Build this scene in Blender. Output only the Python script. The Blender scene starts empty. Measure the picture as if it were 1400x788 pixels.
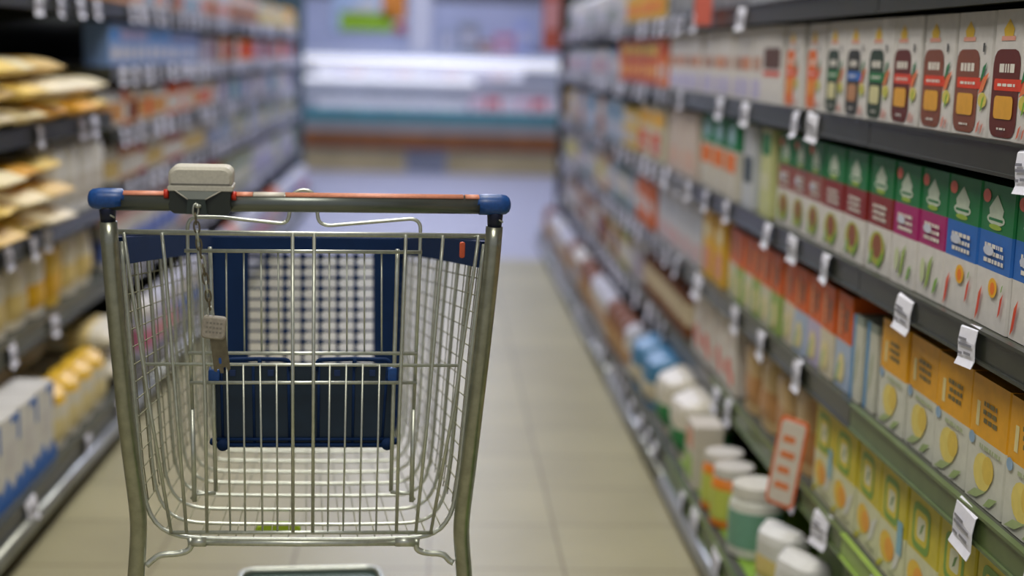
import bpy, bmesh, math, random
from mathutils import Vector, Matrix
R = math.radians
random.seed(7)
COL = bpy.context.scene.collection

# ------------------------------------------------------------------ camera model (1400 x 788 frame)
F = 1944.0
CAM = Vector((0, 0, 1.24))
Yc = Vector((-100, 324, 1944)).normalized()
Xc = Vector((1, -0.02, 0))
Xc.z = -(Xc.x*Yc.x + Xc.y*Yc.y)/Yc.z
Xc.normalize()
Zc = Yc.cross(Xc)
if Zc.y < 0: Zc = -Zc
def ray(px, py):
    d = Vector((px-700, 394-py, F))
    return Vector((d.dot(Xc), d.dot(Yc), d.dot(Zc)))
def atY(px, py, Y):
    d = ray(px, py); return CAM + d*(Y/d.y)
def shelfY(px, X, z):
    """distance along the aisle where the horizontal line (X, z) crosses picture column px"""
    # column px: point p=(X,Y,z-H): cam coords xc = p.Xc' ; solve (xc/zc) = (px-700)/F
    k = (px-700)/F
    h = z-CAM.z
    # xc = X*Xc.x + Y*Yc.x + h*Zc.x ; zc = X*Xc.z + Y*Yc.z + h*Zc.z
    return (X*(Xc.x-k*Xc.z) + h*(Zc.x-k*Zc.z)) / (k*Yc.z - Yc.x)

# ------------------------------------------------------------------ materials
MATS = {}
def s2l(c):
    return tuple(((v/255)/12.92 if v/255 <= .04045 else (((v/255)+.055)/1.055)**2.4) for v in c)
def mat(name, rgb, rough=.5, metal=0, spec=.5, noise=None, emit=0, lin=False, nscale=30, bump=0):
    if name in MATS: return MATS[name]
    m = bpy.data.materials.new(name); m.use_nodes = True
    nt = m.node_tree; b = nt.nodes['Principled BSDF']
    c = rgb if lin else s2l(rgb)
    b.inputs['Base Color'].default_value = (*c, 1)
    b.inputs['Roughness'].default_value = rough
    b.inputs['Metallic'].default_value = metal
    b.inputs['Specular IOR Level'].default_value = spec
    if emit:
        b.inputs['Emission Color'].default_value = (*c, 1)
        b.inputs['Emission Strength'].default_value = emit
    if noise:
        tc = nt.nodes.new('ShaderNodeTexCoord'); n = nt.nodes.new('ShaderNodeTexNoise')
        n.inputs['Scale'].default_value = nscale; n.inputs['Detail'].default_value = 4
        r = nt.nodes.new('ShaderNodeValToRGB')
        a = tuple(max(0, v*(1-noise)) for v in c); d = tuple(min(1, v*(1+noise)) for v in c)
        r.color_ramp.elements[0].position = .35; r.color_ramp.elements[1].position = .65
        r.color_ramp.elements[0].color = (*a, 1); r.color_ramp.elements[1].color = (*d, 1)
        nt.links.new(tc.outputs['Object'], n.inputs['Vector'])
        nt.links.new(n.outputs['Fac'], r.inputs['Fac'])
        nt.links.new(r.outputs['Color'], b.inputs['Base Color'])
        if bump:
            bp = nt.nodes.new('ShaderNodeBump'); bp.inputs['Strength'].default_value = bump
            nt.links.new(n.outputs['Fac'], bp.inputs['Height']); nt.links.new(bp.outputs['Normal'], b.inputs['Normal'])
    MATS[name] = m
    return m
def C(r, g, b, rough=.45):
    return mat('print_%d_%d_%d' % (r, g, b), (r, g, b), rough, noise=.04, nscale=60)

CHROME = mat('galvanised_wire', (204, 208, 196), .36, .72, noise=.08, nscale=120)
NETM = mat('net_wire', (142, 142, 120), .5, .6, noise=.08, nscale=120)
TUBE = mat('brushed_tube', (168, 170, 154), .28, .85, noise=.12, nscale=60)
NAVY = mat('navy_plastic', (22, 46, 86), .7, spec=.15, noise=.08)
BLUE = mat('blue_plastic', (28, 74, 140), .35, noise=.12, nscale=200)
DKCOL = mat('dark_collar', (30, 36, 60), .3, .3)
SALM = mat('salmon_strip', (208, 136, 108), .55, noise=.08, nscale=150)
REDP = mat('red_plastic', (205, 50, 28), .5)
STRW = mat('white_strip', (205, 198, 185), .5)
LOCKG = mat('pale_grey_plastic', (190, 186, 172), .6, noise=.06, nscale=300, bump=.05)
LOCKD = mat('dark_green_grey_plastic', (38, 43, 35), .4, noise=.1)
LOCKM = mat('mid_grey_plastic', (84, 92, 84), .45, noise=.1)
KEYM = mat('dull_key_metal', (118, 110, 88), .4, .7, noise=.15, nscale=100)
HNDL = mat('handle_tube', (118, 124, 118), .3, .7, noise=.05)
TRAYM = mat('teal_grey_plastic', (70, 92, 84), .45, noise=.1)
RUBB = mat('rubber', (30, 30, 30), .7, noise=.1)
LIME = mat('lime_plastic', (170, 200, 30), .4, noise=.05)
SHELFM = mat('dark_shelf_metal', (46, 48, 38), .5, .2, noise=.15, nscale=12)
SHELFT = mat('shelf_top', (64, 66, 54), .55, noise=.15, nscale=8)
RAIL = mat('price_rail', (50, 53, 42), .28, .1, noise=.1, nscale=20)
LRAIL = mat('price_rail_lime_wash', (138, 168, 66), .35, noise=.1, nscale=20)  # green wash of light put into the rail colour
ORAIL = mat('price_rail_olive_wash', (88, 104, 62), .35, noise=.1, nscale=20)  # weaker green light wash, also painted into the rail
TAGM = mat('paper_tag', (232, 232, 244), .6, noise=.03, nscale=80)
BACKM = mat('back_panel', (52, 54, 44), .6, noise=.15, nscale=6)
KERBM = mat('kerb_steel', (150, 152, 146), .3, .6, noise=.1, nscale=10)
KERBD = mat('kerb_dark', (60, 62, 50), .5, noise=.15, nscale=10)
TEXT_W = C(225, 220, 210); TEXT_D = C(60, 62, 58)

# ------------------------------------------------------------------ mesh builder
class MB:
    def __init__(s): s.v = []; s.f = []; s.m = []; s.mats = []; s.sm = []
    def mi(s, m):
        if m not in s.mats: s.mats.append(m)
        return s.mats.index(m)
    def add(s, vs, fs, m, smooth=False):
        o = len(s.v); s.v += [tuple(v) for v in vs]
        i = s.mi(m)
        for f in fs: s.f.append([o+k for k in f]); s.m.append(i); s.sm.append(smooth)
        return s
    def box(s, x0, x1, y0, y1, z0, z1, m):
        vs = [(x, y, z) for z in (z0, z1) for y in (y0, y1) for x in (x0, x1)]
        return s.add(vs, [(0,2,3,1), (4,5,7,6), (0,1,5,4), (2,6,7,3), (0,4,6,2), (1,3,7,5)], m)
    def rbox(s, x0, x1, y0, y1, z0, z1, r, m, seg=3):
        """box rounded in the xz outline and slightly chamfered front and back"""
        pts = []
        for cx, cz, a0 in ((x1-r, z1-r, 0), (x0+r, z1-r, 90), (x0+r, z0+r, 180), (x1-r, z0+r, 270)):
            for k in range(seg+1):
                a = R(a0+90*k/seg); pts.append((cx+r*math.cos(a), cz+r*math.sin(a)))
        mx, mz = (x0+x1)/2, (z0+z1)/2
        c = min(r*.35, abs(y1-y0)*.3)
        rings = []
        for y, sc in ((y0, 1), (y0+c, 0), (y1-c, 0), (y1, 1)):
            fx = 1-sc*c*2/(x1-x0); fz = 1-sc*c*2/(z1-z0)
            rings.append([(mx+(p[0]-mx)*fx, y, mz+(p[1]-mz)*fz) for p in pts])
        n = len(pts); vs = sum(rings, []); fs = []
        for a in range(3):
            for k in range(n): fs.append((a*n+k, a*n+(k+1) % n, (a+1)*n+(k+1) % n, (a+1)*n+k))
        fs.append(list(range(n))[::-1]); fs.append([3*n+k for k in range(n)])
        return s.add(vs, fs, m)
    def prism(s, pts, y0, y1, m):
        n = len(pts)
        vs = [(p[0], y0, p[1]) for p in pts]+[(p[0], y1, p[1]) for p in pts]
        fs = [list(range(n))[::-1], [n+k for k in range(n)]]
        fs += [(k, (k+1) % n, n+(k+1) % n, n+k) for k in range(n)]
        return s.add(vs, fs, m)
    def tube(s, pts, r, m, n=8, closed=False, r2=None):
        pts = [Vector(p) for p in pts]; N = len(pts); vs = []; up = None
        rr = [r+(r2-r)*k/(N-1) for k in range(N)] if r2 is not None else ([r]*N if not isinstance(r, (list, tuple)) else r)
        for k, p in enumerate(pts):
            a = pts[k-1] if (k or closed) else p; b = pts[(k+1) % N] if (k < N-1 or closed) else p
            t = (b-a)
            t = t.normalized() if t.length > 1e-9 else Vector((0, 0, 1))
            if up is None:
                up = Vector((0, 0, 1)) if abs(t.z) < .9 else Vector((0, 1, 0))
            u = (up - t*up.dot(t))
            u = u.normalized() if u.length > 1e-6 else t.orthogonal().normalized()
            up = u; w = t.cross(u)
            for j in range(n):
                a_ = 2*math.pi*j/n
                vs.append(p+u*(rr[k]*math.cos(a_))+w*(rr[k]*math.sin(a_)))
        fs = []
        for k in range(N if closed else N-1):
            k2 = (k+1) % N
            for j in range(n): fs.append((k*n+j, k*n+(j+1) % n, k2*n+(j+1) % n, k2*n+j))
        if not closed: fs += [list(range(n))[::-1], [(N-1)*n+j for j in range(n)]]
        return s.add(vs, fs, m, True)
    def lathe(s, prof, m, n=14, c=(0, 0), mats=None):
        """prof: list of (r, z); mats: material per segment"""
        vs = []
        for r, z in prof:
            for j in range(n):
                a = 2*math.pi*j/n; vs.append((c[0]+r*math.cos(a), c[1]+r*math.sin(a), z))
        for k in range(len(prof)-1):
            mm = mats[k] if mats else m
            o = len(s.v)
            s.add(vs[k*n:(k+2)*n], [(j, (j+1) % n, n+(j+1) % n, n+j) for j in range(n)], mm, True)
        s.add(vs[:n], [list(range(n))[::-1]], mats[0] if mats else m)
        s.add(vs[-n:], [list(range(n))], mats[-1] if mats else m)
        return s
    def poly(s, pts, m): return s.add(pts, [list(range(len(pts)))], m)
    def ell(s, cx, y, cz, rx, rz, m, n=14):
        return s.poly([(cx+rx*math.cos(2*math.pi*k/n), y, cz+rz*math.sin(2*math.pi*k/n)) for k in range(n)], m)
    def build(s, name, parent=None, loc=None, rz=0):
        me = bpy.data.meshes.new(name)
        me.from_pydata(s.v, [], s.f)
        for m in s.mats: me.materials.append(m)
        me.polygons.foreach_set('material_index', s.m)
        me.polygons.foreach_set('use_smooth', s.sm)
        me.update()
        bm = bmesh.new(); bm.from_mesh(me)
        bmesh.ops.recalc_face_normals(bm, faces=bm.faces) if not getattr(s, 'decal', False) else None
        bm.to_mesh(me); bm.free()
        o = bpy.data.objects.new(name, me); COL.objects.link(o)
        if parent: o.parent = parent
        if loc: o.location = loc
        if rz: o.rotation_euler.z = rz
        return o
def tag(o, label=None, cat=None, group=None, kind=None):
    if label: o['label'] = label
    if cat: o['category'] = cat
    if group: o['group'] = group
    if kind: o['kind'] = kind
    return o
def empty(name, loc, rz=0):
    o = bpy.data.objects.new(name, None); COL.objects.link(o); o.location = loc; o.rotation_euler.z = rz
    o.empty_display_size = .05
    return o
KIDS = {}
def copy_tree(o, parent=None):
    c = o.copy(); COL.objects.link(c)
    if parent: c.parent = parent
    for ch in list(o.children): copy_tree(ch, c)
    return c
def rounded(pts, r, seg=4):
    """round the inner corners of a 3-D polyline"""
    pts = [Vector(p) for p in pts]; out = [pts[0]]
    for k in range(1, len(pts)-1):
        a, b, c = pts[k-1], pts[k], pts[k+1]
        d1 = min(r, (a-b).length*.49); d2 = min(r, (c-b).length*.49)
        p = b+(a-b).normalized()*d1; q = b+(c-b).normalized()*d2
        for j in range(seg+1):
            t = j/seg; out.append(p*(1-t)**2 + b*2*t*(1-t) + q*t*t)
    out.append(pts[-1]); return out

# ------------------------------------------------------------------ setting
def floor_material():
    m = bpy.data.materials.new('floor_tiles'); m.use_nodes = True
    nt = m.node_tree; b = nt.nodes['Principled BSDF']; L = nt.links.new
    tc = nt.nodes.new('ShaderNodeTexCoord')
    br = nt.nodes.new('ShaderNodeTexBrick'); br.offset = 0
    br.inputs['Scale'].default_value = 1; br.inputs['Brick Width'].default_value = .33; br.inputs['Row Height'].default_value = .33
    br.inputs['Mortar Size'].default_value = .004; br.inputs['Mortar Smooth'].default_value = .3
    br.inputs['Color1'].default_value = (*s2l((178, 171, 134)), 1); br.inputs['Color2'].default_value = (*s2l((169, 162, 127)), 1)
    br.inputs['Mortar'].default_value = (*s2l((134, 126, 94)), 1)
    n = nt.nodes.new('ShaderNodeTexNoise'); n.inputs['Scale'].default_value = 3; n.inputs['Detail'].default_value = 5
    mx = nt.nodes.new('ShaderNodeMixRGB'); mx.blend_type = 'MULTIPLY'; mx.inputs['Fac'].default_value = .35
    L(tc.outputs['Object'], br.inputs['Vector']); L(tc.outputs['Object'], n.inputs['Vector'])
    L(br.outputs['Color'], mx.inputs['Color1']); L(n.outputs['Fac'], mx.inputs['Color2'])
    # sheen of the cool far light painted into the floor colour at the far end
    sp = nt.nodes.new('ShaderNodeSeparateXYZ'); gt_ = nt.nodes.new('ShaderNodeMath'); gt_.operation = 'GREATER_THAN'; gt_.inputs[1].default_value = 8.58
    m2 = nt.nodes.new('ShaderNodeMixRGB'); m2.inputs['Color2'].default_value = (*s2l((166, 167, 180)), 1)
    L(tc.outputs['Object'], sp.inputs['Vector']); L(sp.outputs['Y'], gt_.inputs[0]); L(gt_.outputs[0], m2.inputs['Fac'])
    L(mx.outputs['Color'], m2.inputs['Color1']); L(m2.outputs['Color'], b.inputs['Base Color'])
    b.inputs['Roughness'].default_value = .42; b.inputs['Specular IOR Level'].default_value = .4
    return m
MB().box(-4, 4, -1.5, 19, -.1, 0, floor_material()).build('floor').__setitem__('kind', 'structure')
CEILM = mat('ceiling_white', (222, 222, 224), .8, noise=.03, nscale=2)
MB().box(-4, 4, -1.5, 19, 3.3, 3.4, CEILM).build('ceiling')['kind'] = 'structure'
MB().box(-4, 4, 18.9, 19, 0, 3.3, mat('far_wall_paint', (150, 150, 158), .7, noise=.05, nscale=1)).build('wall_back')['kind'] = 'structure'
MB().box(-4.1, -4, -1.5, 19, 0, 3.3, mat('side_wall_paint', (150, 148, 140), .7, noise=.05, nscale=1)).build('wall_left')['kind'] = 'structure'
MB().box(4, 4.1, -1.5, 19, 0, 3.3, MATS['side_wall_paint']).build('wall_right')['kind'] = 'structure'

# ceiling luminaires: real fittings with a lamp in each
LAMPD = mat('lamp_diffuser', (255, 250, 240), .5, emit=10)
lamp0 = None
for i, (lx, ly) in enumerate([(x, y) for y in (0, 2.6, 5.2, 7.8, 10.4, 13.0, 15.6) for x in (-.15,)]):
    if lamp0 is None:
        lamp0 = empty('ceiling_lamp', (0, 0, 0))
        MB().box(-.11, .11, -.75, .75, .03, .08, mat('lamp_housing', (200, 200, 200), .5)).build('housing', lamp0)
        MB().box(-.09, .09, -.72, .72, .012, .03, LAMPD).build('diffuser', lamp0)
        l = lamp0
    else: l = copy_tree(lamp0)
    l.location = (lx, ly, 3.22)
    tag(l, 'long white ceiling light fitting above the aisle', 'ceiling light', 'ceiling lights over the aisle')
    ld = bpy.data.lights.new('aisle_light', 'AREA'); ld.shape = 'RECTANGLE'; ld.size = 1.2; ld.size_y = 1.5
    ld.energy = 38 if ly < 5.5 else (42 if ly < 9 else 62)
    ld.color = (1, .96, .86) if ly < 4 else ((.93, .93, 1) if ly < 7 else (.68, .73, 1))
    lo = bpy.data.objects.new('aisle_light', ld); COL.objects.link(lo); lo.location = (lx, ly, 3.2)

# ------------------------------------------------------------------ gondola shelving
TOPS_R = [1.377, 1.134, .859, .597, .340]; XR = .80; XRB = .68
TOPS_L = [1.368, 1.155, .945, .75, .455]; TOPS_LN = [1.368, 1.005, .71, .455]; XL = -1.10; XLB = -.985
BASE_R, BASE_L = .105, .135
ORD = ['uppermost', 'second', 'third', 'fourth', 'fifth', 'bottom']
def tag_mesh():
    b = MB(); w, h, t = .032, .056, .0012
    prof = [(-.004, .006), (-.010, .0), (-.013, -.02), (-.012, -.045), (-.017, -.056)]
    vs = []
    for (y, z) in prof: vs += [(-w, y, z), (w, y, z)]
    for (y, z) in prof: vs += [(-w, y+t, z), (w, y+t, z)]
    n = len(prof); fs = []
    for k in range(n-1):
        a = 2*k; fs += [(a, a+1, a+3, a+2), (2*n+a, 2*n+a+2, 2*n+a+3, 2*n+a+1), (a, a+2, 2*n+a+2, 2*n+a), (a+1, 2*n+a+1, 2*n+a+3, a+3)]
    fs += [(0, 2*n, 2*n+1, 1), (2*n-2, 2*n-1, 4*n-1, 4*n-2)]
    b.add(vs, fs, TAGM)
    for (u0, u1, z) in ((-.026, .004, -.014), (-.026, .024, -.022), (-.004, .022, -.034), (-.026, -.01, -.036)):
        b.add([(u0, -.0145, z), (u1, -.0145, z), (u1, -.0147, z-.004), (u0, -.0147, z-.004)], [(0, 1, 2, 3)], C(130, 130, 140))
    return b
TAG0 = tag_mesh().build('price_tag'); tagdata = TAG0.data; bpy.data.objects.remove(TAG0)
def bay(side, y0, y1, tops, X, XB, base_z, tags, lime=(), label='', i_=0):
    """one shelving bay; local frame: front faces -y, x along the viewer's right"""
    W = y1-y0; rz = R(-90) if side > 0 else R(90)
    root = empty('shelving_bay', (X, (y0+y1)/2, 0), rz)
    D = .46; g = .002
    MB().box(-W/2+g, W/2-g, D, D+.03, .0, 1.98, BACKM).build('back_panel', root)
    for sx in (-1, 1):
        xx = sx*(W/2-.018)
        up = MB().box(xx-.014, xx+.014, D-.04, D, 0, 2.0, SHELFM)
        for k in range(26): up.box(xx-.004, xx+.004, D-.0415, D-.04, .1+k*.07, .13+k*.07, BACKM)
        up.build('upright', root)
    for k, z in enumerate(tops+[base_z]):
        isb = k == len(tops); f = -abs(XB-X) if isb else 0
        s = MB()
        s.box(-W/2+g, W/2-g, f+.004, D-.041, z-.028, z-.001, SHELFT)
        s.box(-W/2+g, W/2-g, f+.004, f+.02, z-.045, z-.028, SHELFM)
        if not isb:
            for sx in (-1, 1): s.add([(sx*(W/2-.006)+d, y, zz) for d in (-.002, .002) for (y, zz) in ((f+.06, z-.028), (D-.05, z-.028), (D-.05, z-.09))],
                                  [(0, 1, 2), (3, 5, 4), (0, 3, 4, 1), (1, 4, 5, 2), (2, 5, 3, 0)], SHELFM)
        so = s.build('base_deck' if isb else 'shelf', root)
        if isb and 5 in lime: MB().box(-W/2+.01, W/2-.01, f+.03, D-.05, z-.0009, z+.0004, mat('light_wash_lime', (132, 170, 60), .5, noise=.1)).build('light_wash_sheet', so)  # added sheet on the deck, coloured for the green wash of light
        rm = (LRAIL if k in lime and i_ == 0 and k > 3 else ORAIL) if k in lime else RAIL  # levels listed in lime get the painted light wash
        r_ = MB(); r_.prism([(-W/2+g, z-.044), (W/2-g, z-.044), (W/2-g, z+.004), (-W/2+g, z+.004)], f-.003, f+.003, rm)
        r_.box(-W/2+g, W/2-g, f-.008, f-.003, z-.001, z+.004, rm); r_.box(-W/2+g, W/2-g, f-.008, f-.003, z-.046, z-.041, rm)
        r_.build('price_rail', so)
        for yy in tags.get(k, []):
            if y0+.04 < yy < y1-.04:
                lx = (yy-(y0+y1)/2)*(-1 if side > 0 else 1)
                t = bpy.data.objects.new('price_tag', tagdata); COL.objects.link(t); t.parent = so
                t.location = (lx, f, z-.004 + random.uniform(-.004, .003)); t.scale = (1.3, 1, 1.15) if (side > 0 and k > 2 and yy < 4.6) else (1, 1, 1); t.rotation_euler = (R(random.uniform(-6, 4)), R(random.uniform(-5, 5)), R(random.uniform(-6, 6)))
    kb = MB(); f = -abs(XB-X)
    kb.box(-W/2+g, W/2-g, f+.03, D, 0.0, base_z-.046, KERBD); kb.build('plinth', root)
    br = MB(); br.tube([(-W/2+g, f-.004, base_z-.072), (W/2-g, f-.004, base_z-.072)], .024, KERBM, 10)
    br.build('bumper_rail', root)
    if lime: tag(root, label, 'shelving')
    else: tag(root, label, 'shelving')
    return root
def tg(pxs, X, z): return [shelfY(p, X, z) for p in pxs]
tr = {0: tg([1020, 955, 905, 880], XR, 1.377), 1: tg([1412, 1185, 1118, 1095, 1025, 990], XR, 1.134),
      2: tg([1334, 1246, 1136, 1090, 1056, 998, 970, 945, 915], XR, .859),
      3: tg([1430, 1330, 1160, 1096, 1046, 1010, 960, 930], XR, .597),
      4: tg([1290, 1250, 1205, 1130, 1090, 1000, 985], XR, .340),
      5: tg([1035, 985, 955, 938, 915, 900, 890, 880], XRB, .105)}
for k in range(6):
    y = 4.6+random.random()*.2
    while y < 9.2: tr[k].append(y); y += random.uniform(.14, .26)
y = .75
EB = [1.27, 2.60, 3.93, 5.26, 6.59, 7.92, 9.25]
bl = ['dark shelving bay nearest the camera beside the trolley, holding green and yellow cartons', 'dark shelving bay holding white cartons with orange and green panels, second along the right side',
      'dark shelving bay with plain white cartons, third along the right side of the aisle', 'dark shelving bay fourth along the right side of the aisle', 'dark shelving bay fifth along the right side of the aisle',
      'dark shelving bay at the far end of the right side of the aisle']
for i in range(6): bay(1, EB[i], EB[i+1], TOPS_R, XR, XRB, BASE_R, tr, (3, 4, 5) if i == 0 else ((4, 5) if i == 1 else ()), bl[i], i)
tn = {0: tg([48, 78, 105, 128], XL, 1.368), 1: tg([50, 108, 125, 150], XL, 1.005), 2: tg([5, 60, 40], XL, .71), 3: tg([12, 70], XL, .455), 4: tg([36, 116, 160], XLB, .135)}
tl = {}
for k in range(6):
    tl.setdefault(k, []); y = 5.0 + random.random()*.2
    while y < 11.4: tl[k].append(y); y += random.uniform(.11, .22)
EL = [3.05, 4.9, 6.52, 8.14, 9.76, 11.4]
bl = ['dark shelving bay on the left stacked with yellow and cream bags', 'dark shelving bay on the left beyond the bags, with small mixed packs', 'dark shelving bay third along the left side of the aisle',
      'dark shelving bay fourth along the left side of the aisle', 'dark shelving bay at the far end of the left side of the aisle']
for i in range(5): bay(-1, EL[i], EL[i+1], TOPS_L if i else TOPS_LN, XL, XLB, BASE_L, tl if i else tn, (), bl[i])
for nm, x, yy, c, lb in (('gondola_end', XR-.02, 9.26, (40, 48, 40), 'dark tall panel closing the far end of the right shelving'), ('gondola_end', XL-.48, 11.41, (62, 84, 92), 'blue grey tall panel closing the far end of the left shelving')):
    o = MB().rbox(x, x+.52, yy, yy+.035, 0, 2.05, .02, mat('endpanel%d' % c[0], c, .5, noise=.1)).build(nm)
    tag(o, lb, 'panel')
# ------------------------------------------------------------------ product prototypes (front faces -y, origin at base centre)
def carton(w, d, h, body, dec=(), top=None, bev=.003, cap=None, bands=()):
    """dec: (shape, u0, u1, v0, v1, material); bands: (v0, v1, material) run all round"""
    b = MB(); b.decal = True
    x, y = w/2, d/2
    lv = sorted(set([0, 1]+[q for t in bands for q in t[:2]]))
    ring = [(-x+bev, -y), (x-bev, -y), (x, -y+bev), (x, y-bev), (x-bev, y), (-x+bev, y), (-x, y-bev), (-x, -y+bev)]
    for a, c in zip(lv[:-1], lv[1:]):
        m = body
        for t in bands:
            if t[0] <= a+1e-6 and c <= t[1]+1e-6: m = t[2]
        b.add([(p[0], p[1], a*h) for p in ring]+[(p[0], p[1], c*h) for p in ring], [(k, (k+1) % 8, 8+(k+1) % 8, 8+k) for k in range(8)], m)
    b.add([(p[0], p[1], 0) for p in ring], [tuple(range(8))[::-1]], body)
    b.add([(p[0], p[1], h) for p in ring], [tuple(range(8))], top or (bands[-1][2] if bands and bands[-1][1] == 1 else body))
    q = .0006
    for i, t in enumerate(dec):
        sh, u0, u1, v0, v1, m = t; yy = -y-q-.00008*i
        if sh == 'r': b.poly([(u0*w, yy, v0*h), (u1*w, yy, v0*h), (u1*w, yy, v1*h), (u0*w, yy, v1*h)], m)
        elif sh == 'q':   # round-cornered
            r_ = min((u1-u0)*w, (v1-v0)*h)*.22; pts = []
            for cx, cz, a0 in ((u1*w-r_, v1*h-r_, 0), (u0*w+r_, v1*h-r_, 90), (u0*w+r_, v0*h+r_, 180), (u1*w-r_, v0*h+r_, 270)):
                for k in range(4): a = R(a0+30*k); pts.append((cx+r_*math.cos(a), yy, cz+r_*math.sin(a)))
            b.poly(pts[::1], m)
        elif sh == 'e': b.ell((u0+u1)/2*w, yy, (v0+v1)/2*h, (u1-u0)/2*w, (v1-v0)/2*h, m)
        elif sh == 't':  # flame / drop, point upwards
            cx = (u0+u1)/2
            b.poly([(cx*w, yy, v1*h), (u0*w, yy, (v0*.6+v1*.4)*h), (u0*w*.8+cx*w*.2, yy, v0*h), (u1*w*.8+cx*w*.2, yy, v0*h), (u1*w, yy, (v0*.6+v1*.4)*h)], m)
        elif sh == 's':  # slanted leaf
            b.poly([(u0*w, yy, v0*h), (u0*.5*w+u1*.5*w, yy, (v0*.8+v1*.2)*h), (u1*w, yy, v1*h), (u0*.6*w+u1*.4*w, yy, (v0*.25+v1*.75)*h)], m)
    if cap: b.lathe([(.016, h), (.016, h+.012), (.013, h+.014)], cap, 12, (w*.12, 0))
    # keep decals facing the aisle
    return b
def scribble(u0, u1, v0, v1, rows, m, seed=1):
    """rows of short dashes like small unreadable print"""
    rr = random.Random(seed); out = []
    for r_ in range(rows):
        hh = (v1-v0)/rows; u = u0+rr.random()*.04
        while u < u1-.03:
            L = rr.uniform(.03, .12); out.append(('r', u, min(u+L, u1), v0+r_*hh+hh*.2, v0+r_*hh+hh*.75, m)); u += L+.025
    return out
W1 = C(214, 210, 206); W2 = C(205, 204, 214); CRM = C(216, 205, 176)
FL = C(232, 190, 40); PK = C(226, 160, 140); RD = C(214, 62, 26); OR = C(236, 120, 24); YE = C(236, 176, 28); GR = C(18, 118, 62); LG = C(120, 170, 50)
DB = C(96, 34, 20); MB_ = C(126, 70, 48); BK = C(44, 46, 40); BL = C(38, 104, 188); MG = C(164, 32, 104); MR = C(134, 36, 34); LV = C(190, 184, 214)
def white_carton(panel, pill, pic, w=.145, wide=.66, seed=0, side=True):
    a = -.5+.03; b_ = a+wide
    d = [('t', -.28, -.02, .80, .93, FL), ('r', -.32, .02, .765, .80, PK), ('q', a, b_, .03, .70, panel)]
    c0 = (a+b_)/2
    # large heading, as on the pack, too soft to read
    d += scribble(a+.12, b_-.10, .50, .62, 1, TEXT_W, seed)
    d += [('q', a+.06, b_+.17, .385, .475, pill), ('e', b_+.02, b_+.2, .385, .475, pill)] + scribble(a+.12, b_-.08, .41, .45, 1, TEXT_W, seed+3)
    d += [('q', a+.10, b_-.10, .17, .345, pic)] + scribble(a+.2, b_-.2, .08, .11, 1, TEXT_W, seed+5)
    if side:
        d += [('r', b_+.08, b_+.13, .68, .75, TEXT_D), ('s', b_+.06, b_+.22, .44, .60, GR), ('s', b_+.04, b_+.30, .34, .52, C(224, 120, 70)), ('e', b_+.05, b_+.28, .24, .36, C(210, 196, 90)),
              ('s', b_+.12, b_+.22, .20, .34, LG), ('s', b_+.05, b_+.15, .03, .14, C(216, 110, 80)), ('s', b_+.17, b_+.24, .03, .12, C(216, 110, 80))]
    return carton(w, .08, .188, W1, d)
def green_carton(mid, pics, w=.14, h=.212, dot=True, seed=0, split=False):
    d = [('t', -.25, .19, .76, .93, C(190, 204, 186)), ('e', -.30, .24, .715, .80, C(196, 208, 190)), ('r', -.24, .18, .745, .765, GR), ('e', -.22, .16, .685, .725, C(150, 180, 60))]
    if dot: d += [('e', -.46, -.22, .86, .955, C(226, 110, 90))]
    d += scribble(-.30, .30, .44, .60, 3, TEXT_W, seed)
    if dot: d += [('e', -.30, .02, .50, .57, C(200, 205, 220))]
    for p in pics: d.append(p)
    return carton(w, .09, h, W1, d, bands=((.40, .665, mid), (.665, 1, GR)), top=C(14, 84, 60))
SALAD = [('e', -.34, .34, .06, .36, C(170, 176, 60)), ('e', -.2, .22, .12, .34, C(140, 76, 40)), ('s', -.34, -.1, .04, .2, LG), ('s', .05, .32, .04, .2, LG)]
CARROT = [('e', -.06, .20, .22, .36, YE), ('e', 0, .14, .24, .33, OR), ('s', -.40, -.24, .02, .28, C(220, 84, 40)), ('s', -.36, -.26, .06, .22, RD), ('s', .28, .40, .10, .28, RD), ('s', .32, .38, .28, .34, LG)]
PEAR = [('s', -.1, .15, .05, .35, C(150, 176, 80)), ('e', -.3, -.12, .1, .3, C(196, 206, 160)), ('s', .2, .4, .05, .2, LG)]
def yellow_carton(seed):
    d = [('r', -.33, -.24, .60, .80, C(226, 210, 150))] + scribble(-.16, .26, .64, .84, 3, C(110, 100, 60), seed)
    d += [('e', -.28, .20, .12, .42, C(226, 206, 110)), ('e', -.05, .25, .20, .42, C(220, 190, 80)), ('s', -.40, .10, .02, .14, C(170, 186, 130)), ('s', .05, .40, .02, .14, C(160, 180, 120)),
          ('e', -.46, -.30, .44, .54, C(140, 170, 200))] + scribble(-.2, .4, .44, .50, 1, C(170, 180, 140), seed+2)
    return carton(.142, .09, .19, C(208, 208, 196), d, bands=((.52, 1, C(232, 166, 28)),), top=C(200, 140, 30))
def lemon_carton(seed):
    d = [('q', -.34, .22, .50, .90, C(120, 160, 64)), ('q', -.27, .15, .56, .84, C(214, 196, 60)), ('q', -.18, .08, .61, .79, C(214, 214, 190)), ('s', -.1, .04, .64, .76, C(90, 130, 60))]
    d += [('e', -.4, .12, .12, .40, C(230, 190, 60)), ('e', -.2, .16, .16, .36, C(232, 160, 50)), ('s', .1, .46, .1, .4, C(216, 216, 210)), ('s', -.5, -.2, .0, .12, C(214, 206, 70))] + scribble(.0, .4, .05, .1, 1, C(170, 170, 140), seed)
    if seed % 2: d.append(('r', .24, .44, .3, .6, C(130, 180, 200)))
    return carton(.142, .09, .20, C(212, 212, 176), d, bands=((.47, 1, C(206, 190, 56)),), top=C(214, 196, 50))
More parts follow.
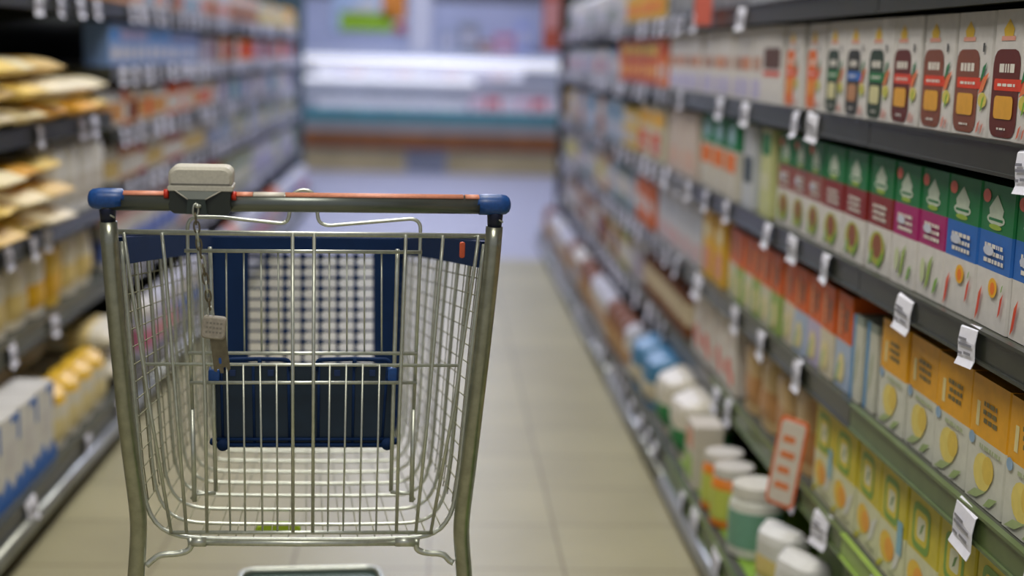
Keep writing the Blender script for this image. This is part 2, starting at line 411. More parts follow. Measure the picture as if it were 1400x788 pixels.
def orange_box(low, seed, h=.19):
    d = [('r', -.3, -.2, .55, .9, C(214, 170, 130)), ('r', .1, .3, .62, .85, C(120, 90, 70))] + scribble(-.12, .06, .55, .9, 4, C(150, 80, 40), seed) + [('e', -.25, .25, .05, .38, C(224, 210, 150)), ('s', -.4, .0, .02, .3, C(170, 190, 120))]
    return carton(.10, .09, h, low, d, bands=((.50, 1, C(218, 98, 22)),), top=C(200, 84, 20))
def plain_carton(body, *marks, w=.09, d=.08, h=.19):
    dec = [('q', -.4+.0, .4, v0, v1, m) for (v0, v1, m) in marks]
    return carton(w, d, h, body, dec)
def bottle(body, label_, cap, r=.034, h=.2):
    b = MB(); b.lathe([(r*.92, 0), (r, .006), (r, h*.22), (r*1.01, h*.22), (r*1.01, h*.58), (r, h*.58), (r*.95, h*.66), (r*.42, h*.82), (r*.4, h*.88), (r*.48, h*.88), (r*.48, h*.995), (r*.4, h)],
            body, 14, mats=[body, body, body, label_, label_, body, body, body, cap, cap, cap]); return b
def jar(body, label_, cap, r=.036, h=.12):
    b = MB(); b.lathe([(r*.9, 0), (r, .005), (r, h*.15), (r*1.01, h*.15), (r*1.01, h*.65), (r, h*.65), (r*.96, h*.75), (r*.82, h*.82), (r*.9, h*.83), (r*.9, h*.985), (r*.85, h)],
            body, 14, mats=[body, body, body, label_, label_, body, body, cap, cap, cap]); return b
def can(body, label_, r=.037, h=.11):
    b = MB(); b.lathe([(r*.94, 0), (r, .004), (r, .008), (r*.985, .01), (r*.985, h-.01), (r, h-.008), (r, h-.003), (r*.93, h), (r*.9, h-.004)], body, 14,
            mats=[body, body, body, label_, body, body, body, body]); return b
def pillow(w, d, h, body, seed=0, patch=None, patch2=None, lying=False):
    """a filled bag with crimped ends; standing (height along z) or lying"""
    rr = random.Random(seed); b = MB(); n, mrows = 14, 9; vs = []; ph = [rr.uniform(0, 6.28) for _ in range(4)]
    for k in range(mrows):
        t = k/(mrows-1); prof = max(.06, (1-abs(2*t-1)**3.2)**.55) if 0 < t < 1 else .06
        if not lying: prof = max(.3, (1-abs(2*t-1)**6)**.5)
        if not lying and t < .3: prof = max(prof, .9)
        for j in range(n):
            a = 2*math.pi*j/n; ca, sa = math.cos(a), math.sin(a)
            sx = math.copysign(abs(ca)**.55, ca); sy = math.copysign(abs(sa)**.75, sa)
            wob = 1+.05*math.sin(3*a+ph[0]+5*t)+.04*math.sin(5*a+ph[1]-7*t)
            vs.append((sx*w/2*(.9+.1*prof)*(1+.02*math.sin(9*t+ph[2])), sy*d/2*prof*wob, t*h))
    cols = []
    for k in range(mrows-1):
        fs = [(j, (j+1) % n, n+(j+1) % n, n+j) for j in range(n)]
        t = (k+.5)/(mrows-1); m = body
        if patch and (.1 if not lying else .25) < t < .45: m = patch
        if patch2 and t > .72: m = patch2
        b.add(vs[k*n:(k+2)*n], fs, m, True)
    b.add(vs[:n], [list(range(n))[::-1]], body); b.add(vs[-n:], [list(range(n))], patch2 or body)
    if lying: b.v = [(x, z-h/2, y+d*.52) for (x, y, z) in b.v]
    return b

COUNT = {}
PROTOS = {}
def proto(key, maker, name):
    if key not in PROTOS:
        o = maker().build(name); PROTOS[key] = o.data; bpy.data.objects.remove(o)
    return PROTOS[key]
NUM = ['nearest', 'second', 'third', 'fourth', 'fifth', 'sixth', 'seventh', 'eighth', 'ninth', 'tenth', 'eleventh', 'twelfth', 'thirteenth', 'fourteenth', 'fifteenth', 'sixteenth']
def put(name, data, loc, rz, label, cat, group=None, rx=0, ry=0, sc=1):
    o = bpy.data.objects.new(name, data); COL.objects.link(o); o.location = loc; o.rotation_euler = (rx, ry, rz)
    if sc != 1: o.scale = (sc, sc, sc)
    tag(o, label, cat, group); return o
SHN = {1.377: 'top', 1.134: 'second', .859: 'third', .597: 'fourth', .340: 'fifth', .105: 'bottom', 1.368: 'top', 1.155: 'second', .945: 'third', .75: 'fourth', .455: 'fifth', .135: 'bottom', 1.005: 'second', .71: 'third'}
def width(me): return max(v.co.x for v in me.vertices)-min(v.co.x for v in me.vertices)
def depth(me): return max(v.co.y for v in me.vertices)-min(v.co.y for v in me.vertices)
def run(side, z, a, b, protos, name, cat, desc, gap=.003, each=True, rows=1, px=True, jitter=.006, setback=.012, shift=None, base=False, back=None):
    """fill a shelf front from a to b (picture columns, or metres) with a row of products, near end first"""
    X = (XRB if base else XR) if side > 0 else (XLB if base else XL)
    ya, yb = (shelfY(a, X, z), shelfY(b, X, z)) if px else (a, b)
    y0, y1 = min(ya, yb), max(ya, yb); y1 = min(y1, 9.2 if side > 0 else 11.35); rz = R(-90) if side > 0 else R(90)
    items = []
    if each:
        L = y1-y0; ws = [width(m_) for m_ in protos]; w = max(ws)
        n_ = max(1, int(L/(w+.002)+.12)); p_ = max(w+.002, L/n_)
        for i in range(n_): items.append((protos[i % len(protos)], y1-(n_-i-.5)*p_))
    else:
        y = y0; cur, left = None, 0
        while True:
            if left <= 0: cur = random.choice(protos); left = random.choice((1, 2, 2, 3, 4))
            w = width(cur); left -= 1
            if y+w > y1: break
            items.append((cur, y+w/2)); y += w+gap
    sd = 'right' if side > 0 else 'left'
    for r_ in range(rows):
        for i, (me, yy) in enumerate(items):
            x = X+side*(setback+depth(me)/2+r_*(depth(me)+.012)+random.uniform(0, jitter))
            if r_ and back: me = back
            if r_:
                lb = 'second row back behind the %s, %s shelf' % (desc, SHN[z]); gp = '%s, second row back, %s shelf, %s side' % (desc, SHN[z], sd)
            elif each and len(items) <= 16:
                if len(items) == 1: lb = '%s on the %s shelf, %s side' % (desc, SHN[z], sd)
                else: lb = '%s, %s of its run, %s shelf %s' % (desc, NUM[i], SHN[z], sd)
                gp = '%s on the %s shelf, %s side' % (desc, SHN[z], sd)
            else:
                lb = '%s on the %s shelf, %s side' % (desc, SHN[z], sd); gp = lb
            put(name, me, (x, yy, z+.0005), rz+R(random.uniform(-1.2, 1.2)), lb, cat, gp if len(items) > 1 else None)
    return None
P = proto
brown = [P('brown%d' % k, lambda k=k: white_carton(DB if k % 3 else MB_, RD, C(220, 160, 50), seed=k), 'c') for k in range(4)]
greenp = P('greenp', lambda: white_carton(C(40, 60, 40), GR, C(206, 200, 150), seed=8, wide=.6), 'c')
bluep = P('bluep', lambda: white_carton(BK, BL, C(180, 130, 90), seed=9, wide=.6), 'c')
oran = P('oran', lambda: white_carton(C(228, 112, 30), C(226, 80, 30), C(232, 150, 50), w=.15, wide=.5, seed=10), 'c')
# --- second shelf
z = 1.134
run(1, z, 1540, 1203, brown, 'drink_carton', 'drink carton', 'white drink carton with a brown panel')
run(1, z, 1202, 1118, [greenp, bluep, greenp], 'drink_carton', 'drink carton', 'white drink carton with a narrow dark panel', jitter=0)
run(1, z, 1116, 1060, [oran], 'drink_carton', 'drink carton', 'white drink carton with a slim orange panel')
run(1, z, 1054, 1032, [P('bsq', lambda: plain_carton(W1, (.45, .72, C(90, 60, 44)), (.36, .42, RD), w=.2), 'c')], 'drink_carton', 'drink carton', 'white carton with a brown square over a red band')
run(1, z, 1030, 908, [P('wht%d' % k, lambda k=k: plain_carton(W1, (.42, .60, m1), (.05, .3, LV), w=.12), 'c') for k, m1 in enumerate((C(190, 150, 130), C(206, 130, 80), C(170, 130, 110)))],
    'drink_carton', 'drink carton', 'plain white carton with a faint brown mark')
# --- third shelf
z = .859
run(1, z, 1540, 1271, [P('gblue%d' % k, lambda k=k: green_carton(BL, CARROT, w=.132, seed=k), 'c') for k in range(2)], 'drink_carton', 'drink carton', 'green topped carton with a blue band and carrots', rows=2, back=P('gback', lambda: carton(.125, .09, .20, GR, cap=BL), 'c'))
run(1, z, 1270, 1204, [P('gmag%d' % k, lambda k=k: green_carton(MG, PEAR, w=.128, seed=k+4), 'c') for k in range(2)], 'drink_carton', 'drink carton', 'green topped carton with a magenta band', rows=2, back=P('gback2', lambda: carton(.13, .09, .20, GR, cap=PK), 'c'))
run(1, z, 1203, 1112, [P('gmar%d' % k, lambda k=k: green_carton(MR, SALAD, w=.14, seed=k+6, dot=False), 'c') for k in range(3)], 'drink_carton', 'drink carton', 'green topped carton with a maroon band')
run(1, z, 1111, 1050, [P('gpink%d' % k, lambda k=k: green_carton(C(150, 84, 76), SALAD, w=.13, seed=k+9), 'c') for k in range(2)], 'drink_carton', 'drink carton', 'green topped carton with a dusty pink band')
run(1, z, 1047, 1026, [P('lime', lambda: plain_carton(C(196, 200, 140), (.3, .5, C(206, 206, 170)), (.7, .95, GR), w=.12, h=.215), 'c')], 'drink_carton', 'drink carton', 'pale lime carton with a green top', jitter=0)
run(1, z, 1023, 1004, [P('dkc', lambda: plain_carton(C(196, 200, 206), (.3, .62, C(60, 76, 84)), w=.12, h=.215), 'c')], 'drink_carton', 'drink carton', 'pale carton with a slate blue panel', jitter=0)
run(1, z, 1000, 948, [P('lbo', lambda: carton(.16, .09, .215, C(206, 200, 186), [('e', -.3, .3, .68, .92, C(160, 196, 210)), ('r', -.46, .46, .34, .58, OR)], bands=((.62, 1, C(30, 130, 80)),)), 'c')], 'drink_carton', 'drink carton', 'green topped carton with a wide orange label')
run(1, z, 944, 905, [P('bei', lambda: plain_carton(C(206, 190, 176), (.1, .4, C(214, 180, 160)), w=.26, h=.21), 'c')], 'food_box', 'box', 'plain beige pink box', each=True)
run(1, z, 900, 868, [P('yeo', lambda: carton(.3, .1, .2, C(206, 200, 170), [('r', -.48, .2, .1, .5, RD), ('r', -.3, .1, .2, .26, W1), ('r', -.48, .48, .62, .9, YE)]), 'c')], 'food_box', 'box', 'box with a yellow top and red label')
# --- fourth shelf
z = .597
run(1, z, 1560, 1186, [P('yel%d' % k, lambda k=k: yellow_carton(k+20), 'c') for k in range(3)], 'drink_carton', 'drink carton', 'yellow topped carton with pale lemons below', rows=2, back=P('yback', lambda: carton(.13, .09, .185, C(226, 160, 30), cap=W1), 'c'))
ob = [P('ob%d' % k, lambda k=k, lo=lo: orange_box(lo, k+30), 'c') for k, lo in enumerate((C(170, 186, 210), C(214, 204, 180), C(190, 180, 208)))]
run(1, z, 1181, 1150, [P('slim', lambda: carton(.06, .09, .165, C(204, 204, 190), [('r', -.5, -.2, 0, 1, C(90, 150, 200)), ('s', -.1, .3, .2, .7, C(170, 180, 150))], bands=((.9, 1, C(150, 160, 150)),)), 'c')], 'drink_carton', 'drink carton', 'slim white carton with a blue edge')
run(1, z, 1148, 1058, ob, 'drink_carton', 'drink carton', 'orange topped carton with a lavender lower half', rows=2, back=P('oback', lambda: carton(.095, .08, .16, C(190, 70, 24)), 'c'))
run(1, z, 1054, 986, [P('obg%d' % k, lambda k=k, lo=lo: orange_box(lo, k+40), 'c') for k, lo in enumerate((C(150, 176, 90), C(206, 204, 180)))], 'drink_carton', 'drink carton', 'orange topped carton with a lime green lower half', rows=2, back=PROTOS['oback'])
run(1, z, 982, 952, [P('yw', lambda: plain_carton(C(226, 176, 50), (.1, .45, C(216, 140, 110)), (.6, .8, C(226, 210, 160)), w=.12, h=.2), 'c')], 'drink_carton', 'drink carton', 'yellow carton with a pinkish picture')
run(1, z, 950, 892, [P('wg', lambda: plain_carton(C(196, 196, 200), (.08, .35, C(206, 170, 170)), (.5, .8, C(176, 180, 190)), w=.16, h=.2), 'c')], 'drink_carton', 'drink carton', 'pale grey carton with a pink foot')
run(1, z, 888, 862, [P('or2', lambda: plain_carton(C(220, 110, 40), (.3, .6, W1), w=.2, h=.17), 'c')], 'food_box', 'box', 'orange box with a white label')
# --- fifth shelf
z = .340
run(1, z, 1420, 1100, [P('lem%d' % k, lambda k=k: lemon_carton(k+50), 'c') for k in range(3)], 'drink_carton', 'drink carton', 'yellow green carton with a lemon picture', rows=2, back=P('lback', lambda: carton(.12, .09, .18, C(190, 190, 60), cap=W1), 'c'))
run(1, z, 1092, 1002, [P('bg%d' % k, lambda k=k: pillow(.15, .12, .20, C(206-8*k, 178-10*k, 130-8*k), k+2, patch=C(190, 140, 90)), 'c') for k in range(2)], 'paper_bag', 'bag', 'plump beige bag of dry food', gap=-.0)
run(1, z, 998, 938, [P('tom%d' % k, lambda k=k: carton(.14, .1, .2, C(214, 206, 198), [('e', -.4+.1*k, .1, .2, .45, RD), ('e', 0, .35, .1, .3, C(226, 90, 60)), ('s', -.3, .3, .6, .9, C(206, 190, 180))]), 'c') for k in range(2)], 'soup_carton', 'soup carton', 'white carton printed with red tomatoes')
run(1, z, 932, 872, [P('amb', lambda: bottle(C(120, 66, 24), C(206, 190, 160), C(60, 60, 60), r=.045, h=.2), 'c')], 'amber_bottle', 'bottle', 'amber bottle with a cream label')
# --- bottom deck of the right side
z = .105
wp = [P('wpk%d' % k, lambda k=k: pillow(.12, .085, .135, C(218, 218, 216), k+70, patch=C(226, 204, 130) if k % 2 else C(206, 212, 200)), 'c') for k in range(3)]
NP = 0
for r_ in range(3):
    for i in range(5):
        yy = 2.22+i*.178+r_*.03
        put('cream_pack', wp[NP % 3], (XRB+.09+r_*.15, yy, z+.0012), R(-90+random.uniform(12, 34)), 'white upright pack, %s in the %s row on the bottom deck right' % (NUM[i], ('front', 'middle', 'rear')[r_]), 'pack', 'white packs on the bottom deck'); NP += 1
run(1, z, 1000, 972, [P('teal', lambda: jar(C(206, 208, 200), C(110, 160, 140), C(216, 214, 206), r=.065, h=.17), 'c')], 'food_jar', 'jar', 'white lidded jar with a sea green label', base=True)
run(1, z, 970, 945, [P('orj', lambda: jar(C(224, 130, 40), C(190, 200, 90), C(206, 202, 196), r=.055, h=.15), 'c')], 'food_jar', 'jar', 'orange jar with a white lid', base=True)
run(1, z, 942, 922, [P('grb', lambda: plain_carton(C(206, 200, 190), (.1, .5, C(150, 190, 60)), (.6, .9, C(214, 150, 120)), w=.13, h=.17), 'c')], 'food_box', 'box', 'pale box with a lime label', base=True)
run(1, z, 920, 880, [P('gcr', lambda: pillow(.22, .17, .175, C(210, 204, 190), 5, patch=C(30, 120, 66)), 'c')], 'paper_bag', 'bag', 'white bag with a green band', base=True)
run(1, z, 877, 850, [P('blb', lambda: pillow(.24, .18, .165, C(60, 120, 160), 6, patch=C(206, 196, 170)), 'c')], 'paper_bag', 'bag', 'blue bag with a cream band', base=True)
# orange bordered sign standing up from the bottom deck
sg = MB(); 
sg.rbox(-.034, .034, -.002, .002, 0, .20, .012, C(226, 110, 60)); sg.rbox(-.028, .028, -.0032, .0, .008, .192, .009, C(216, 206, 196))
sg.decal = False
for k in range(4): sg.box(-.018, .016-.006*(k % 2), -.0037, -.0033, .04+k*.035, .055+k*.035, C(224, 130, 80))
YS = 3.0
so = sg.build('shelf_sign', None, (XRB+.01, YS, BASE_R+.175)); so.rotation_euler = (R(6), R(12), R(-35))
bpy.data.objects.remove(so)
sroot = empty('shelf_sign', (XR-.048, shelfY(1095, XR, .31), .292), R(-40))
sg2 = sg.build('sign_card', sroot); sg2.rotation_euler = (0, R(8), 0)
MB().box(-.008, .008, .002, .026, .0, .02, RAIL).build('clip', sroot)
tag(sroot, 'upright white shelf sign with an orange border clipped to the fifth shelf', 'sign')
# red pink strip hanging beside the top shelf
sr = MB().rbox(-.035, .035, -.003, .003, 0, .12, .008, C(214, 110, 96)).build('hanging_strip', None, (XR-.03, shelfY(976, XR, 1.4), 1.336), R(-55)); tag(sr, 'salmon red card standing on edge of the top shelf', 'sign')

# --- blurred far runs, right side
def pal(kind, cols, key, h=.18, w=.1):
    out = []
    for k, (a, b_, c) in enumerate(cols):
        A, B_, C_ = C(*a), C(*b_), C(*c)
        if kind == 'box': out.append(P(key+'b%d' % k, lambda: carton(w*(1+.15*(k % 3)), .09, h*(1-.08*(k % 2)), A, [('q', -.38, .38, .15, .45, B_), ('r', -.4, .4, .62, .85, C_)]), 'c'))
        elif kind == 'bottle': out.append(P(key+'t%d' % k, lambda: bottle(A, B_, C_, r=w*.42, h=h), 'c'))
        elif kind == 'jar': out.append(P(key+'j%d' % k, lambda: jar(A, B_, C_, r=w*.42, h=h*.72), 'c'))
        elif kind == 'can': out.append(P(key+'n%d' % k, lambda: can(A, B_, r=w*.42, h=h*.7), 'c'))
        elif kind == 'bag': out.append(P(key+'g%d' % k, lambda: pillow(w*1.25, .09, h, A, k, patch=B_, patch2=C_), 'c'))
    return out
gw = (190, 190, 200); wh = (210, 206, 200)
COOL = [((150, 170, 186), gw, (90, 130, 160)), (gw, (170, 160, 180), wh), ((120, 140, 140), wh, (60, 90, 110)), (wh, (150, 180, 190), gw), ((170, 160, 150), gw, (140, 110, 110))]
WARM = [((226, 120, 40), wh, (214, 60, 30)), ((226, 176, 40), (214, 80, 40), wh), (wh, (200, 100, 60), (226, 180, 60)), ((206, 160, 120), wh, (160, 60, 40))]
MIX = [(wh, (206, 90, 70), gw), ((190, 180, 90), wh, (80, 120, 60)), (gw, (90, 120, 170), wh), ((200, 150, 110), (120, 60, 40), wh), (wh, (90, 140, 80), (216, 170, 60)), (gw, (180, 140, 170), (200, 200, 210))]
Y6 = lambda px, z: shelfY(px, XR, z)
def frun(z, a, b, kind, cols, key, name, cat, desc, h=.18, w=.1, side=1, base=False, px=True, rows=1):
    run(side, z, a, b, pal(kind, cols, key, h, w), name, cat, desc, each=False, base=base, px=px, rows=rows)
frun(1.377, 1060, 905, 'box', [((120, 124, 130), (150, 150, 150), (90, 96, 90)), ((160, 164, 170), (90, 90, 90), gw)], 'r0a', 'food_box', 'box', 'grey box cut by the top of the picture')
frun(1.377, 900, 848, 'box', [((216, 176, 50), (226, 120, 60), wh)], 'r0b', 'food_box', 'box', 'yellow box with an orange label')
frun(1.377, 845, 735, 'bag', [(wh, gw, (190, 190, 180)), (gw, (150, 160, 150), wh)], 'r0c', 'food_bag', 'bag', 'whitish upright bag far down the aisle')
frun(1.134, 904, 840, 'box', [WARM[0], WARM[1], ((190, 60, 30), (226, 150, 60), (226, 190, 70))], 'r1a', 'food_box', 'box', 'orange and yellow box beyond the white cartons')
frun(1.134, 838, 735, 'jar', [COOL[0], COOL[1], COOL[3], (wh, (206, 160, 160), gw)], 'r1b', 'food_jar', 'jar', 'small blue grey jar far down the aisle', h=.2)
frun(.859, 866, 735, 'box', [COOL[3], ((216, 180, 50), gw, wh), COOL[1], MIX[3], COOL[0]], 'r2a', 'food_box', 'box', 'pale mixed box far down the aisle')
frun(.597, 860, 735, 'bottle', [COOL[2], (wh, (200, 190, 90), gw), COOL[1], WARM[3], COOL[0]], 'r3a', 'glass_bottle', 'bottle', 'grey green bottle far down the aisle', h=.22)
frun(.340, 868, 735, 'jar', [MIX[3], COOL[4], MIX[1], COOL[1], WARM[3]], 'r4a', 'food_jar', 'jar', 'brownish jar far down the aisle', h=.24)
frun(.105, 848, 735, 'bag', [((150, 96, 50), (190, 150, 100), (120, 70, 40)), (wh, (190, 150, 110), gw), ((170, 140, 110), gw, wh)], 'r5a', 'food_bag', 'bag', 'brown and cream bag far down the aisle', h=.165, base=True)
# --- left side, bays beyond the bags
LFT = [(1.368, 'box', [MIX[0], (gw, (110, 160, 180), wh), MIX[3], MIX[5]], 5.0, 9.0, 'pinkish and white small box', 'food_box', 'box', .155, .09),
       (1.368, 'box', [((226, 180, 60), wh, (206, 130, 60)), ((206, 200, 150), (226, 190, 70), wh)], 9.0, 11.35, 'yellow small box', 'food_box', 'box', .15, .09),
       (1.155, 'box', [((120, 150, 200), gw, LVc) for LVc in ((170, 160, 200), (120, 120, 160), (60, 130, 200))], 4.95, 6.9, 'pale blue and lilac box', 'food_box', 'box', .15, .12),
       (1.155, 'can', [MIX[1], MIX[3], WARM[1], COOL[1]], 6.95, 11.35, 'small olive and orange can', 'food_can', 'can', .17, .08),
       (.945, 'jar', [WARM[1], (wh, (206, 150, 90), gw), WARM[0], MIX[3], (wh, (216, 130, 110), gw)], 4.95, 7.2, 'cream and orange jar', 'food_jar', 'jar', .18, .09),
       (.945, 'can', [COOL[2], MIX[1], (gw, (40, 130, 150), wh), COOL[1], MIX[2]], 7.25, 11.35, 'grey teal small can', 'food_can', 'can', .17, .08),
       (.75, 'jar', [((190, 60, 40), wh, gw), WARM[3], (wh, (206, 180, 120), wh), ((200, 150, 60), wh, (170, 60, 40))], 4.95, 7.0, 'red and cream jar', 'food_jar', 'jar', .18, .09),
       (.75, 'box', [(gw, wh, (110, 140, 160)), MIX[1], MIX[2], COOL[0]], 7.05, 11.35, 'pale green and white small box', 'food_box', 'box', .138, .09),
       (.455, 'bag', [((226, 170, 160), wh, (216, 90, 60)), (gw, (190, 170, 210), (216, 130, 90)), (wh, (110, 130, 200), (226, 180, 170))], 4.95, 7.5, 'pink and lilac bag', 'food_bag', 'bag', .2, .13),
       (.455, 'box', [gwt for gwt in ((gw, (160, 150, 190), wh), (wh, (190, 160, 180), gw), ((190, 190, 140), wh, (100, 130, 140)))], 7.55, 11.35, 'lavender white box', 'food_box', 'box', .18, .11),
       (.135, 'bag', [((180, 176, 206), (214, 150, 160), gw), (wh, (90, 120, 190), gw), ((220, 140, 120), wh, (214, 110, 70)), ((186, 186, 206), (200, 120, 150), wh)], 5.0, 11.3, 'whitish upright bag', 'food_bag', 'bag', .2, .15)]
for k, (z, kind, cols, a, b_, ds, nm, ct, h, w) in enumerate(LFT):
    frun(z, a, b_, kind, cols, 'l%d' % k, nm, ct, ds, h, w, side=-1, base=(z == .135), px=False)

# --- left side, near bay: piles of bags
YB = [C(238, 206, 110), C(236, 222, 178), C(228, 166, 40), C(240, 228, 196), C(222, 190, 120)]
def lie(k, w=.24, d=.085, h=.30, a=None, p=None):
    return P('lie%d_%s_%s' % (k, w, h), lambda: pillow(w, d, h, a or YB[k % 5], k+60, patch=p or YB[(k+3) % 5], lying=True), 'c')
def pile(z, y0, y1, nlay, name, desc, lay_h=.078, w=.22, h=.34, whites=None, start=0, skip=lambda c, l: False, xb=XL):
    cols_ = max(1, int((y1-y0)/(w+.03)))
    for c in range(cols_):
        for l in range(nlay):
            if skip(c, l): continue
            me = lie((c*3+l+start) % 7, w, lay_h*.92, h) if not (whites and whites(c, l)) else P('lw%d%s' % ((c+l) % 3, h), lambda: pillow(w, lay_h*.92, h, C(220, 216, 210), c+l, patch=C(214, 206, 190), lying=True), 'c')
            yy = y0+(c+.5)*(y1-y0)/cols_
            pos = ['bottom', 'second', 'third', 'topmost', 'topmost'][l] if l < nlay-1 else 'topmost'
            cn = ['nearest', 'second', 'third', 'fourth', 'fifth', 'sixth', 'seventh'][c]
            put(name, me, (xb-.03-h/2+random.uniform(-.03, .03), yy+random.uniform(-.01, .01), z+.006+l*lay_h), R(90+random.uniform(-9, 9)), '%s, %s of the %s pile, %s shelf' % (desc, pos, cn, SHN[z]), 'bag', '%s on the %s shelf' % (desc, SHN[z]))
pile(1.005, 3.2, 4.2, 3, 'snack_bag', 'cream and yellow bag lying flat', .062, xb=XL+.07)
pile(1.005, 4.25, 4.86, 2, 'bread_bag', 'cream bag beyond the high pile', .060, start=2, xb=XL+.07)
pile(.71, 3.2, 4.2, 3, 'pasta_bag', 'yellow and cream bag lying flat', .072, start=1, xb=XL+.07)
for i in range(4):
    me = P('stw%d' % (i % 3), lambda: pillow(.158, .12, .235, C(232, 230, 226), i+9, patch=C(206, 200, 190)), 'c')
    put('flour_bag', me, (XL-.075, 4.30+i*.165, .7105), R(90), 'white upright bag, %s of four on the shelf above the cream bags' % NUM[i], 'bag', 'white upright bags on the third shelf')
for i in range(9):
    me = P('yst%d' % (i % 4), lambda: pillow(.172, .12, .195, [C(236, 226, 200), C(234, 226, 206), C(238, 196, 70), C(232, 222, 196)][i % 4], i+19, patch=C(240, 184, 24) if i % 3 else C(232, 206, 130), patch2=None), 'c')
    put('pasta_bag', me, (XL-.09, 3.17+i*.187, .4555), R(90), 'upright cream bag, %s along the shelf over the bottom deck' % NUM[i], 'bag', 'upright bags over the bottom deck')
# bottom deck left: big white packs with blue corners, bags with yellow caps, flat piles behind
def flour():
    b = carton(.15, .11, .215, C(214, 212, 208), [('t', -.62, .06, .0, .34, BL), ('t', -.02, .62, .0, .28, BL), ('r', .34, .47, .66, .98, BL), ('r', .0, .47, .90, .98, BL), ('r', -.3, .2, .4, .7, C(206, 202, 200))], bev=.014)
    return b
fl = P('flour', flour, 'c')
for i in range(5): put('flour_pack', fl, (XLB-.075, 3.05+i*.155, BASE_L+.001), R(90), 'big white pack with blue corner marks, %s of five on the bottom deck' % NUM[i], 'pack', 'white packs with blue corners on the bottom deck')
for i in range(4):
    me = P('ycap', lambda: pillow(.135, .12, .17, C(218, 212, 196), 33, patch2=C(230, 184, 40), patch=C(222, 206, 150)), 'c')
    put('sugar_bag', me, (XLB-.08, 3.86+i*.15, BASE_L+.001), R(90), 'white bag with yellow top, %s of four beside the blue cornered packs' % NUM[i], 'bag', 'white bags with yellow tops')
for l in range(2):
    me = lie(l, .26, .10, .30, C(216, 208, 186), C(220, 196, 130))
    put('rice_bag', me, (XLB-.18, 4.63, BASE_L+.001+l*.108), R(93-5*l), 'cream bag lying at the front beyond the yellow topped bags, %s layer' % ('lower', 'upper')[l], 'bag', 'cream bags lying at the front')
for i in range(4):
    for l in range(2):
        me = lie((i*2+l) % 3, .26, .10, .29, C(214, 204, 176), C(206, 194, 160))
        put('rice_bag', me, (XLB-.35, 3.2+i*.36, BASE_L+.001+l*.108), R(90+(-3, 4)[l]), 'cream bag behind the yellow topped bags, %s layer, %s pile' % (('lower', 'upper')[l], NUM[i]), 'bag', 'cream bags lying at the back of the bottom deck')
# ------------------------------------------------------------------ far end: chilled display, poster, column
YF = 14.6
def fz(py, px=577): return atY(px, py, YF).z
def fx(px, py=130): return atY(px, py, YF).x
cab = empty('chilled_display', (0, YF, 0))
x0, x1 = -2.0, 2.0
b = MB()
BEI = mat('beige_panel', (176, 160, 120), .6, noise=.1, nscale=3)
for (a, c, m) in ((x0, fx(556), BEI), (fx(556), fx(612), mat('grey_panel', (128, 132, 144), .5, noise=.1, nscale=3)), (fx(612), x1, BEI)):
    b.box(a+.005, c-.005, .06, .12, 0, fz(207), m)
b.build('kick_panel', cab)
MB().rbox(x0, x1, 0, .10, fz(204), fz(184), .02, mat('wood_bumper', (128, 74, 20), .5, noise=.2, nscale=4)).build('bumper_rail', cab)
MB().box(x0, x1, .05, .85, fz(184)+.001, fz(166), mat('grey_trim', (140, 142, 140), .4, noise=.06, nscale=4)).build('front_panel', cab)
MB().box(x0, x1, .04, .07, fz(166)+.001, fz(152), mat('teal_trim', (40, 130, 138), .35, noise=.1, nscale=5)).build('trim_strip', cab)
MB().box(x0, x1, .80, .86, fz(166)+.001, 1.75, mat('cabinet_back', (170, 176, 196), .5, noise=.05, nscale=4)).build('back_panel', cab)
sh = MB().box(x0, x1, .25, .80, fz(107)-.02, fz(107), mat('cab_shelf', (190, 196, 210), .4, noise=.05)).build('shelf', cab)
LT = mat('lamp_tube', (244, 244, 250), .5, emit=.62)
MB().tube([(x0+.05, .24, fz(112)), (fx(650), .24, fz(112))], .025, LT, 10).build('lamp_tube', sh)
cn = MB().box(x0, x1, .10, .80, fz(78), fz(70), MATS['cab_shelf']).build('canopy', cab)
MB().tube([(x0+.05, .12, fz(86)), (x1-.05, .12, fz(86))], .055, LT, 10).build('lamp_tube', cn)
tag(cab, 'long chilled display case with bright lamps across the far end of the aisle', 'display case')
wt = [P('tub%d' % k, lambda: jar(C(224, 224, 230), lab, C(230, 230, 234), r=.075, h=.17), 'c') for k, lab in enumerate((C(220, 220, 236), C(200, 200, 220), C(216, 226, 230)))]
for i in range(14):
    X_ = fx(440)+i*.118*1.32
    if X_ > fx(645): break
    put('milk_tub', wt[i % 3], (X_, YF+.36, fz(166)+.002), 0, 'white tub in the lower tier of the chilled display', 'tub', 'white tubs in the chilled display', sc=1.0)
for i in range(6):
    me = P('pk%d' % (i % 3), lambda: carton(.15, .12, .24, [C(226, 190, 206), C(214, 110, 120), C(226, 214, 226)][i % 3], [('q', -.3, .3, .3, .7, C(226, 216, 220))]), 'c')
    put('pink_pack', me, (fx(655)+i*.16, YF+.36, fz(166)+.002), 0, 'pink pack in the lower tier of the chilled display', 'pack', 'pink packs in the chilled display')
for i in range(16):
    X_ = fx(440)+i*.165
    if X_ > fx(728): break
    me = P('up%d' % (i % 3), lambda: carton(.14, .12, .17, [C(224, 224, 230), C(214, 210, 224), C(224, 206, 206)][i % 3], [('q', -.3, .3, .3, .7, C(190, 190, 210))]), 'c')
    put('white_pack', me, (X_, YF+.45, fz(107)+.001), 0, 'white pack on the upper shelf of the chilled display', 'pack', 'white packs in the chilled display')
